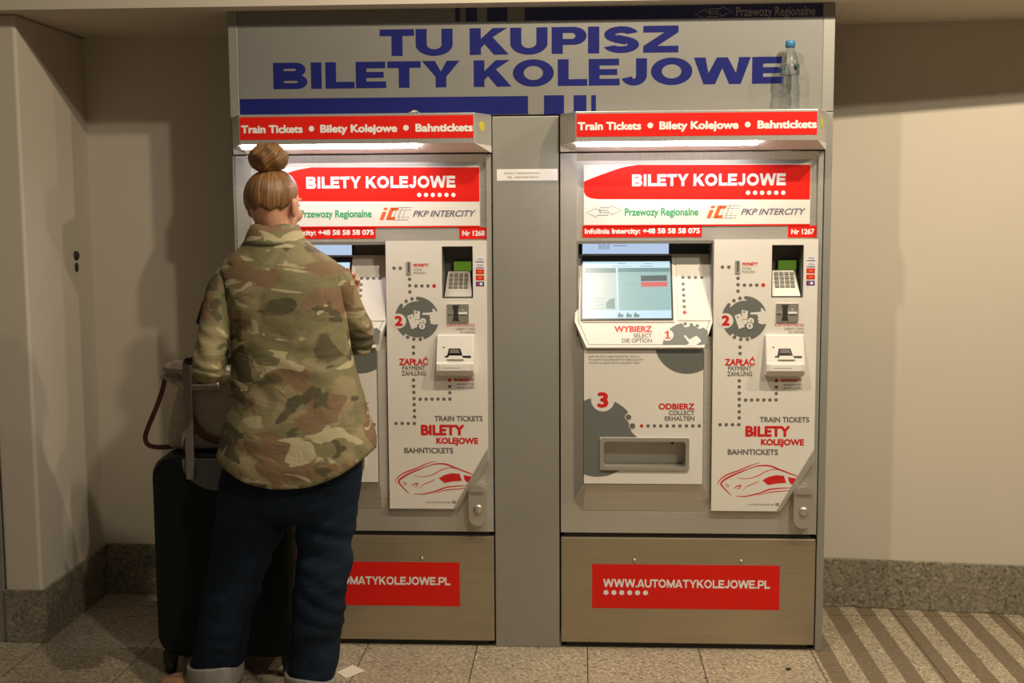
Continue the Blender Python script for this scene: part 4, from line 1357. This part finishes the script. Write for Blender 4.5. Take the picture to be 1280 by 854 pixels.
b = MB()
rs = []
for z, xl, xr, hy in ((0.770, -1.398, -1.075, 0.062), (0.778, -1.410, -1.065, 0.070), (0.83, -1.411, -1.065, 0.074), (0.90, -1.394, -1.078, 0.070), (0.97, -1.374, -1.09, 0.056), (1.03, -1.376, -1.10, 0.036), (1.045, -1.368, -1.11, 0.022)):
    rs.append([(x, -0.185 + y, z) for x, y in rrect((xl + xr) / 2, 0, (xr - xl) / 2, hy, min(hy * 0.85, 0.05))])
b.rings(rs, 'canvas')
b = remeshed(b, 0.008, 3, bagwr); b.build('bag_body', t, bo, smooth=True)
b = MB()
rs = []
for i, (x, zc, h, d) in enumerate(((-1.424, 1.028, 0.008, 0.02), (-1.418, 1.030, 0.024, 0.034), (-1.385, 1.032, 0.036, 0.052), (-1.33, 1.026, 0.040, 0.056), (-1.22, 1.018, 0.036, 0.056), (-1.12, 1.012, 0.026, 0.048), (-1.10, 1.01, 0.010, 0.03))):
    rs.append([(x, -0.195 + d * math.cos(a), zc + h * math.sin(a)) for a in [2 * PI * j / 16 for j in range(16)]])
b.rings([list(reversed(r)) for r in rs], 'flap')
b.tube([(-1.415, -0.245, 1.020), (-1.36, -0.256, 1.006), (-1.30, -0.258, 0.985), (-1.22, -0.256, 0.990)], [0.010, 0.014, 0.015, 0.012], 'flap', n=12)
b.tube([(-1.41, -0.240, 1.045), (-1.35, -0.252, 1.040), (-1.28, -0.252, 1.030)], [0.008, 0.011, 0.010], 'flap', n=12)
b = remeshed(b, 0.005, 2, lambda c: 0.006 * noise.noise(Vector((c.x * 26, c.y * 26, c.z * 50))) + 0.003 * noise.noise(Vector((c.x * 70, c.y * 60, c.z * 90)))); b.build('bag_flap', t, bo, smooth=True)['label'] = 'crinkled cream top flap'
b = MB()
b.tube([(-1.4163, -0.2000, 1.0273), (-1.4231, -0.2100, 0.9789), (-1.4443, -0.2200, 0.9141), (-1.4746, -0.2200, 0.8475), (-1.4888, -0.2200, 0.8057), (-1.4799, -0.2200, 0.7807), (-1.4523, -0.2200, 0.7725), (-1.4233, -0.2150, 0.7716), (-1.3914, -0.2100, 0.7736)], 0.0085, 'leather', n=10, flat=0.35, ref=(0, 1, 0))
b.build('shoulder_strap', t, bo, smooth=True)['label'] = 'brown leather strap looping out to the left'
b = MB()
b.tube([(-1.3308, -0.2620, 0.9893), (-1.3228, -0.2660, 0.9436), (-1.3105, -0.2680, 0.8839), (-1.2874, -0.2680, 0.8375), (-1.2504, -0.2660, 0.8126), (-1.2053, -0.2620, 0.8011)], 0.0125, 'leather', n=10, flat=0.35, ref=(0, 1, 0))
b.tube([(-1.3138, -0.2620, 0.8445), (-1.3235, -0.2620, 0.8005), (-1.3252, -0.2620, 0.7537)], [0.012, 0.017, 0.020], 'leather', n=10, flat=0.3, ref=(0, 1, 0))
b.build('front_strap', t, bo, smooth=True)['label'] = 'brown leather strap on the front'
b = MB()
c = Vector(((-1.3259, -0.2620, 0.9730)))
rs = []
for i in range(18):
    a = 2 * PI * i / 18
    rs.append([(c.x + (0.013 + 0.0028 * math.cos(q)) * math.cos(a), c.y + 0.0028 * math.sin(q) - 0.004, c.z + (0.016 + 0.0028 * math.cos(q)) * math.sin(a)) for q in [2 * PI * j / 8 for j in range(8)]])
b.rings(rs + [rs[0]], 'silver', caps=False)
b.build('buckle_ring', t, bo, smooth=True)['label'] = 'silver strap ring'

# ------------------------------------------------------------------ the woman
BO = (-0.98, -0.52, 0.0)
person = thing('person', 'woman seen from behind in camouflage jacket and dark jeans, auburn hair in a bun', 'person', BO)


def fingers_hand(mb, W, D, S, mat, curls, length=0.175):
    """palm and five fingers; W wrist, D towards the finger tips, S towards the thumb side; curls = bend per joint for thumb..little"""
    W = Vector(W); D = Vector(D).normalized(); S = (Vector(S) - D * D.dot(Vector(S))).normalized()
    Np = D.cross(S).normalized()
    k = length / 0.175
    mb.tube([W - D * 0.02, W + D * 0.02 * k, W + D * 0.055 * k, W + D * 0.088 * k], [0.024, 0.030 * k, 0.040 * k, 0.036 * k], mat, n=14, flat=0.42, ref=Np)
    spec = [(0.030, 0.078, 0.0095), (0.011, 0.087, 0.0098), (-0.009, 0.080, 0.0094), (-0.027, 0.064, 0.0086)]
    for i, (s, ln, r) in enumerate(spec):
        c = curls[i + 1]
        p = W + D * (0.082 - (0.006 if i in (0, 3) else 0)) * k + S * s * k
        d = (D + S * s * 1.6).normalized()
        pts = [p - d * 0.012, p]
        ang = 0
        for f, cc in ((0.46, c[0]), (0.30, c[1]), (0.24, c[2])):
            ang += cc
            dd = d * math.cos(ang) + Np * math.sin(ang)
            p = p + dd * ln * f * k
            pts.append(p)
        mb.tube(pts, [r, r, r * 0.95, r * 0.88, r * 0.75], mat, n=10, k=4, ref=S)
    c = curls[0]
    p = W + D * 0.026 * k + S * 0.028 * k
    d = (D * 0.62 + S * 0.78).normalized()
    d2 = (d * math.cos(c) + (D * 0.8 + Np * 0.6) * math.sin(c)).normalized()
    mb.tube([p - d * 0.015, p + d * 0.020 * k, p + d * 0.040 * k, p + d * 0.040 * k + d2 * 0.028 * k], [0.014, 0.0125, 0.011, 0.009], mat, n=10, k=4, ref=Np)


HC = Vector((-0.953, -0.490, 1.602))
HR = Matrix.Rotation(math.radians(-20), 3, 'Z') @ Matrix.Rotation(math.radians(-8), 3, 'X')
hp = lambda x, y, z: HC + HR @ Vector((x, y, z))
b = MB()
SK = 'skin'
b.ball(hp(0, -0.004, 0.006), (0.073, 0.093, 0.090), SK, rot=HR)
b.ball(hp(0, 0.030, -0.050), (0.056, 0.062, 0.058), SK, rot=HR)
b.ball(hp(0, 0.072, -0.088), (0.022, 0.018, 0.017), SK, rot=HR)
b.ball(hp(0, 0.090, 0.022), (0.045, 0.012, 0.010), SK, rot=HR)
b.tube([hp(0, 0.090, 0.012), hp(0, 0.102, -0.012), hp(0, 0.110, -0.026)], [0.008, 0.010, 0.013], SK, n=10)
b.ball(hp(0, 0.091, -0.056), (0.023, 0.009, 0.006), SK, rot=HR)
b.ball(hp(0, 0.089, -0.066), (0.020, 0.010, 0.006), SK, rot=HR)
for s in (-1, 1):
    b.ball(hp(s * 0.040, 0.068, -0.030), (0.020, 0.022, 0.022), SK, rot=HR)
    b.ball(hp(s * 0.078, -0.004, -0.020), (0.010, 0.018, 0.030), SK, rot=HR @ Matrix.Rotation(s * 0.35, 3, 'Z'))
    b.ball(hp(s * 0.080, -0.014, -0.008), (0.007, 0.016, 0.020), SK, rot=HR @ Matrix.Rotation(s * 0.5, 3, 'Z'))
b.tube([hp(0, -0.026, -0.020), (-0.948, -0.505, 1.515), (-0.945, -0.51, 1.44)], [0.060, 0.054, 0.060], SK, n=20)
# trunk, arms, legs under the clothes
def ell(cx, cy, z, a, bb, n=24):
    return [(cx + a * math.cos(2 * PI * j / n), cy + bb * math.sin(2 * PI * j / n), z) for j in range(n)]
b.rings([ell(-0.945, -0.51, 1.465, 0.06, 0.06), ell(-0.94, -0.51, 1.41, 0.125, 0.075), ell(-0.93, -0.50, 1.36, 0.155, 0.09), ell(-0.915, -0.49, 1.2, 0.145, 0.095), ell(-0.905, -0.49, 1.05, 0.130, 0.09), ell(-0.905, -0.50, 0.92, 0.165, 0.105), ell(-0.91, -0.50, 0.78, 0.165, 0.11)][::-1], SK)
LS, LE, LW = Vector((-1.070, -0.505, 1.365)), Vector((-1.140, -0.620, 1.105)), Vector((-1.155, -0.405, 1.170))
RS, RE, RW = Vector((-0.785, -0.50, 1.360)), Vector((-0.712, -0.370, 1.165)), Vector((-0.795, -0.185, 1.254))
b.tube([(-1.055, -0.510, 1.375), (-1.117, -0.562, 1.27), (-1.131, -0.597, 1.18), LE], [0.036, 0.036, 0.035, 0.033], SK, n=14, k=3)
b.tube([(-0.805, -0.510, 1.375), (-0.731, -0.437, 1.25), RE], [0.036, 0.037, 0.033], SK, n=14, k=3)
for e_, w_ in ((LE, LW), (RE, RW)):
    b.tube([e_, e_.lerp(w_, 0.4), w_], [0.033, 0.032, 0.026], SK, n=14, k=3)
fingers_hand(b, LW, (-0.25, 0.95, 0.25), (0.2, 0.0, 1.0), SK, (0.4, (0.5, 0.8, 0.5), (0.55, 0.85, 0.5), (0.6, 0.9, 0.5), (0.6, 0.9, 0.6)))
fingers_hand(b, RW, (0.05, 0.70, 0.62), (-1, -0.1, 0.1), SK, (0.5, (0.0, 0.1, 0.1), (0.5, 0.9, 0.6), (0.7, 1.0, 0.7), (0.8, 1.0, 0.7)))
LK = [(-1.00, -0.50, 0.84), (-1.06, -0.50, 0.60), (-1.12, -0.49, 0.40), (-1.195, -0.47, 0.085)]
RK = [(-0.83, -0.50, 0.84), (-0.81, -0.52, 0.60), (-0.82, -0.55, 0.40), (-0.852, -0.58, 0.085)]
for q in (LK, RK):
    b.tube(q, [0.088, 0.068, 0.050, 0.038], SK, n=16, k=4)
b.tube([(-1.185, -0.475, 0.045), (-1.26, -0.455, 0.040), (-1.34, -0.44, 0.035)], [0.030, 0.030, 0.022], SK, n=12)
b.tube([(-0.852, -0.585, 0.045), (-0.845, -0.51, 0.040), (-0.84, -0.43, 0.035)], [0.030, 0.030, 0.022], SK, n=12)
b = remeshed(b, 0.0045, 3)
b.build('body', person, BO, smooth=True)
for s in (-1, 1):
    e = MB(); e.ball(hp(s * 0.032, 0.0845, 0.004), (0.010, 0.007, 0.0065), 'eyewhite', 14, 8, HR); e.ball(hp(s * 0.032, 0.0905, 0.004), (0.0045, 0.0018, 0.0045), 'iris', 10, 6, HR)
    e.build('eye', person, BO, smooth=True)


# hair: strands combed up from the hairline to the bun
def uvbuild(rows, name, mat, uvs, close_inner=None):
    n = len(rows[0])
    vs = [p for r in rows for p in r]
    fs = [(i * n + j, i * n + j + 1, (i + 1) * n + j + 1, (i + 1) * n + j) for i in range(len(rows) - 1) for j in range(n - 1)]
    me = bpy.data.meshes.new(name)
    me.from_pydata([tuple(Vector(p) - Vector(BO)) for p in vs], [], fs)
    me.materials.append(MT[mat])
    me.polygons.foreach_set('use_smooth', [True] * len(fs))
    ul = me.uv_layers.new(name='UVMap')
    for l in me.loops:
        i, j = divmod(l.vertex_index, n)
        ul.data[l.index].uv = uvs(i, j)
    o = bpy.data.objects.new(name, me)
    COL.objects.link(o)
    o.parent = person
    return o


HP = HR @ Matrix.Rotation(math.radians(6), 3, 'X')
NA, NT = 220, 44
rows = []
for i in range(NT + 1):
    rows.append([])
hr = (0.0885, 0.1075, 0.1000)
for j in range(NA + 1):
    phi = 2 * PI * (j % NA) / NA
    th_end = None
    for k in range(20, 150):
        th = math.radians(k)
        d = Vector((math.sin(th) * math.sin(phi), math.sin(th) * math.cos(phi), math.cos(th)))
        q = Matrix.Rotation(math.radians(6), 3, 'X') @ d
        y = q.y
        lim = -0.42 + 0.06 * math.sin(phi * 9) if y < -0.45 else (-0.42 + (y + 0.45) / 0.55 * 0.50 if y < 0.1 else 0.08 + (y - 0.1) * 0.75)
        if q.z < lim:
            th_end = th
            break
    th_end = th_end or math.radians(110)
    for i in range(NT + 1):
        f = i / NT
        th = 0.03 + (th_end - 0.03) * f
        d = Vector((math.sin(th) * math.sin(phi), math.sin(th) * math.cos(phi), math.cos(th)))
        g = noise.noise(Vector((math.sin(phi) * 9, math.cos(phi) * 9, f * 1.2))) * 0.010 + noise.noise(Vector((math.sin(phi) * 26, math.cos(phi) * 26, f * 2.0 + 5))) * 0.009
        sc = 1.0 + g * min(1.0, f * 3) - 0.125 * max(0, (f - 0.40) / 0.60) ** 1.5 - 0.05 * max(0, (f - 0.93) / 0.07)
        rows[i].append(HC + HP @ Vector((hr[0] * d.x * sc, hr[1] * d.y * sc - 0.006, hr[2] * d.z * sc + 0.004)))
uvbuild(rows, 'hair', 'hair', lambda i, j: (j / NA, i / NT))
BC = Vector((-0.962, -0.515, 1.737))
rows = []
for i in range(41):
    v = i / 40
    th = PI * (0.005 + 0.99 * v)
    row = []
    for j in range(121):
        u = j / 120
        ph = 2 * PI * u
        sw = ph + 3.2 * v
        g = 0.030 * math.sin(4 * sw + 2 * noise.noise(Vector((math.cos(ph), math.sin(ph), v * 2)) * 1.3)) + 0.17 * noise.noise(Vector((math.cos(ph) * 1.8, math.sin(ph) * 1.8, v * 4.5 + 2))) + 0.06 * noise.noise(Vector((math.cos(sw) * 7, math.sin(sw) * 7, v * 2)))
        s = 1 + g * math.sin(th) ** 0.5
        row.append(BC + Vector((0.061 * s * math.sin(th) * math.cos(ph), 0.057 * s * math.sin(th) * math.sin(ph), 0.047 * s * math.cos(th))))
    rows.append(row)
uvbuild(rows, 'hair_bun', 'hair', lambda i, j: (j / 120 * 0.55 + 0.51 * i / 40 * 0.55, i / 40 * 1.4))['label'] = 'loose round bun on top of the head'
# jacket
def jwr(c):
    v = Vector((c.x * 7 + 0.5 * c.z * 7, c.y * 7, c.z * 9))
    w = noise.noise(v) * 0.006 + noise.noise(v * 2.3 + Vector((3, 1, 7))) * 0.003
    # folds running diagonally across the lower back and bunching at the elbows
    w += 0.0045 * math.sin((c.z * 1.0 + c.x * 0.55) * 62 + 3 * noise.noise(v * 0.6)) * max(0, noise.noise(v * 0.55 + Vector((9, 2, 4))) + 0.1)
    return w


b = MB()
n = 40
rs = []
for z, cx, cy, a, bb in ((0.68, -0.897, -0.515, 0.240, 0.168), (0.735, -0.897, -0.515, 0.244, 0.168), (0.80, -0.895, -0.515, 0.250, 0.170), (0.869, -0.888, -0.51, 0.243, 0.165), (0.984, -0.892, -0.50, 0.210, 0.150), (1.06, -0.900, -0.50, 0.194, 0.142), (1.136, -0.906, -0.50, 0.184, 0.138),
                       (1.24, -0.917, -0.50, 0.184, 0.137), (1.33, -0.927, -0.505, 0.192, 0.130), (1.385, -0.931, -0.508, 0.194, 0.115), (1.420, -0.934, -0.51, 0.176, 0.102), (1.450, -0.940, -0.512, 0.132, 0.090), (1.490, -0.946, -0.512, 0.078, 0.078)):
    ring = []
    for j in range(n):
        t_ = 2 * PI * j / n
        c_, s_ = math.cos(t_), math.sin(t_)
        e = 0.86
        x = cx + a * math.copysign(abs(c_) ** e, c_)
        y = cy + bb * math.copysign(abs(s_) ** e, s_)
        zz = z
        ring.append((x, y, zz))
    rs.append(ring)
b.rings(rs, 'camo')
o_ = Vector((0, 0, 0))
b = remeshed(b, 0.009, 3, jwr)
hem = lambda x: 0.735 + 0.085 * min(1.25, abs(x + 0.90) / 0.24) ** 2.2
keep = [f for f in b.f if min(b.v[k][2] - hem(b.v[k][0]) for k in f) > -0.004]
cnt = {}
for f in keep:
    for i in range(len(f)):
        e_ = tuple(sorted((f[i], f[i - 1])))
        cnt[e_] = cnt.get(e_, 0) + 1
for e_, c_ in cnt.items():
    if c_ == 1:
        for k in e_:
            x, y, z = b.v[k]
            b.v[k] = (x, y, hem(x))
used = sorted({k for f in keep for k in f})
re_ = {k: i for i, k in enumerate(used)}
b.v = [b.v[k] for k in used]
b.f = [[re_[k] for k in f] for f in keep]
b.m = [0] * len(b.f)
jk = b.build('jacket', person, BO, smooth=True)
sd = jk.modifiers.new('cloth', 'SOLIDIFY')
sd.thickness = 0.0025
sd.offset = 1.0


def swr(c):
    v = Vector((c.x * 9, c.y * 9, c.z * 12))
    f = max(0.0, 1 - abs(c.z - 1.14) / 0.13)
    return noise.noise(v) * 0.005 + 0.0035 * f * math.sin(c.z * 150 + c.x * 70 - c.y * 40 + 4 * noise.noise(v)) + 0.0015 * noise.noise(v * 3)


s = MB()
s.tube([(-1.062, -0.512, 1.392), (-1.096, -0.532, 1.352), (-1.117, -0.562, 1.27), (-1.130, -0.597, 1.18), (-1.138, -0.624, 1.100)], [0.042, 0.052, 0.051, 0.049, 0.047], 'camo', n=20, k=5)
s.tube([(-1.139, -0.622, 1.092), (-1.147, -0.52, 1.128), (-1.154, -0.425, 1.163)], [0.048, 0.045, 0.040], 'camo', n=18, k=4)
s = remeshed(s, 0.006, 4, swr); s.build('sleeve', jk, BO, smooth=True)
s2 = MB()
s2.tube([(-0.800, -0.512, 1.392), (-0.764, -0.494, 1.350), (-0.731, -0.437, 1.25), (-0.711, -0.377, 1.160)], [0.042, 0.053, 0.052, 0.048], 'camo', n=20, k=5)
s2.tube([(-0.711, -0.380, 1.150), (-0.740, -0.285, 1.205), (-0.787, -0.205, 1.245)], [0.049, 0.046, 0.040], 'camo', n=18, k=4)
s2 = remeshed(s2, 0.006, 4, swr); s2.build('sleeve', jk, BO, smooth=True)
# collar: stand and turned-down fall
b = MB()
rs = []
for z, r, tilt in ((1.470, 0.080, 0.0), (1.500, 0.073, 0.0), (1.528, 0.070, 0.0), (1.534, 0.074, 0.0), (1.515, 0.084, 0.1), (1.492, 0.092, 0.25), (1.478, 0.100, 0.45), (1.474, 0.092, 0.45)):
    ring = []
    for j in range(36):
        a = 2 * PI * j / 36
        front = max(0, math.sin(a))
        x = -0.948 + r * (1 + tilt * 0.25 * abs(math.cos(a))) * math.cos(a)
        y = -0.507 + r * math.sin(a)
        ring.append((x, y, z - 0.055 * front - tilt * 0.030 * abs(math.cos(a)) + 0.003 * math.sin(a * 5)))
    rs.append(ring)
b.rings(rs, 'camo', caps=False)
b.build('collar', jk, BO, smooth=True)
for nm, w0, w1, r in (('sleeve_cuff', (-1.1535, -0.435, 1.160), (-1.156, -0.398, 1.173), 0.044), ('sleeve_cuff', (-0.782, -0.215, 1.240), (-0.794, -0.188, 1.254), 0.044)):
    b = MB(); b.tube([w0, tuple(Vector(w0).lerp(Vector(w1), 0.5)), w1], r, 'camo', n=20, k=3, round_ends=False); b.build(nm, jk, BO, smooth=True)


# jeans
def dwr(c):
    v = Vector((c.x * 6, c.y * 6, c.z * 13))
    k = 1.2 if c.z < 0.58 else 0.5
    if c.x > -0.93 and 0.22 < c.z < 0.60:
        k = 1.5
    return k * (noise.noise(v) * 0.007 + noise.noise(v * 2.2) * 0.004) + 0.005 * k * math.sin(c.z * 100 + c.x * 30 + 7 * noise.noise(v * 0.5)) * max(0, noise.noise(v * 0.4 + Vector((1, 5, 2))))


b = MB()
b.rings([ell(-0.915, -0.505, 0.600, 0.10, 0.10), ell(-0.915, -0.505, 0.64, 0.205, 0.135), ell(-0.915, -0.505, 0.72, 0.226, 0.150), ell(-0.908, -0.505, 0.80, 0.222, 0.150), ell(-0.905, -0.50, 0.92, 0.190, 0.125), ell(-0.905, -0.50, 0.98, 0.165, 0.112)], 'denim')
b.tube([(-1.030, -0.505, 0.74), (-1.052, -0.505, 0.60), (-1.090, -0.495, 0.47), (-1.142, -0.485, 0.30), (-1.190, -0.470, 0.085)], [0.112, 0.112, 0.095, 0.086, 0.080], 'denim', n=24, k=5)
b.tube([(-0.800, -0.505, 0.74), (-0.806, -0.520, 0.60), (-0.812, -0.540, 0.47), (-0.830, -0.560, 0.30), (-0.852, -0.580, 0.085)], [0.108, 0.098, 0.085, 0.080, 0.074], 'denim', n=24, k=5)
b = remeshed(b, 0.010, 4, dwr)
jn = b.build('jeans', person, BO, smooth=True)
for (x, y, r, ax, ay) in ((-1.192, -0.469, 0.090, 0.10, 0.10), (-0.853, -0.581, 0.080, -0.12, 0.0)):
    b = MB()
    rs = []
    for z, q in ((0.045, r * 0.90), (0.040, r * 0.99), (0.060, r * 1.02), (0.112, r * 1.03), (0.120, r * 1.0), (0.119, r * 0.90), (0.08, r * 0.86)):
        rs.append([(x + q * math.cos(a), y + q * 0.95 * math.sin(a), z + ax * q * math.cos(a) + ay * q * math.sin(a) + 0.004 * math.sin(3 * a)) for a in [2 * PI * j / 32 for j in range(32)]])
    b.rings(rs, 'cuff', caps=False)
    b.build('jeans_cuff', jn, BO, smooth=True)['label'] = 'turned-up pale grey jeans cuff'


def shoe(heel, toe):
    H_, T_ = Vector((*heel, 0)), Vector((*toe, 0))
    d = (T_ - H_).normalized()
    s = Vector((-d.y, d.x, 0))
    L = (T_ - H_).length
    up = MB(); so = MB()
    rows_ = [(0.0, 0.016, 0.050), (0.03, 0.028, 0.075), (0.2, 0.034, 0.088), (0.4, 0.036, 0.080), (0.6, 0.042, 0.062), (0.8, 0.042, 0.052), (0.94, 0.030, 0.044), (1.0, 0.012, 0.032)]
    rs = []
    for f, w, h in rows_:
        c = H_ + d * L * f
        rs.append([tuple(c + s * w * math.cos(a) + Vector((0, 0, 0.012 + (h - 0.012) * 0.5 + (h - 0.012) * 0.5 * math.sin(a)))) for a in [2 * PI * j / 18 for j in range(18)]])
    up.rings(rs, 'shoe')
    for w_ in (0.45, 0.55, 0.65):
        c = H_ + d * L * w_
        up.tube([c + s * 0.020 + Vector((0, 0, 0.086 - 0.045 * w_)), c + Vector((0, 0, 0.094 - 0.045 * w_)), c - s * 0.020 + Vector((0, 0, 0.086 - 0.045 * w_))], 0.0035, 'cuff', n=8, k=3)
    out = []
    for f, w, h in rows_:
        out.append((f, w + 0.004))
    pts = [tuple(H_ + d * (L * f - (0.004 if f == 0 else -0.004 if f == 1 else 0)) + s * w) for f, w in out] + [tuple(H_ + d * (L * f - (0.004 if f == 0 else -0.004 if f == 1 else 0)) - s * w) for f, w in reversed(out)]
    so.frame = lambda u, v, dd: (u, v, dd)
    so.prism([(p[0], p[1]) for p in pts], 0.0, 0.018, 'sole')
    o = up.build('shoe', person, BO, smooth=True)
    so.build('shoe_sole', o, BO, bevel=0.003)


shoe((-1.150, -0.482), (-1.385, -0.440))
shoe((-0.855, -0.630), (-0.838, -0.390))

# dark wallet in the left hand
b = MB()
b.box(-0.068, 0.052, -0.012, 0.012, -0.040, 0.040, 'black')
o = b.build('wallet', bevel=0.004); o.location = (-1.195, -0.300, 1.222); o.rotation_euler = (0.1, 0.35, 0.05)
tag(o, 'black wallet held in the woman left hand, poking out past her elbow', 'wallet')
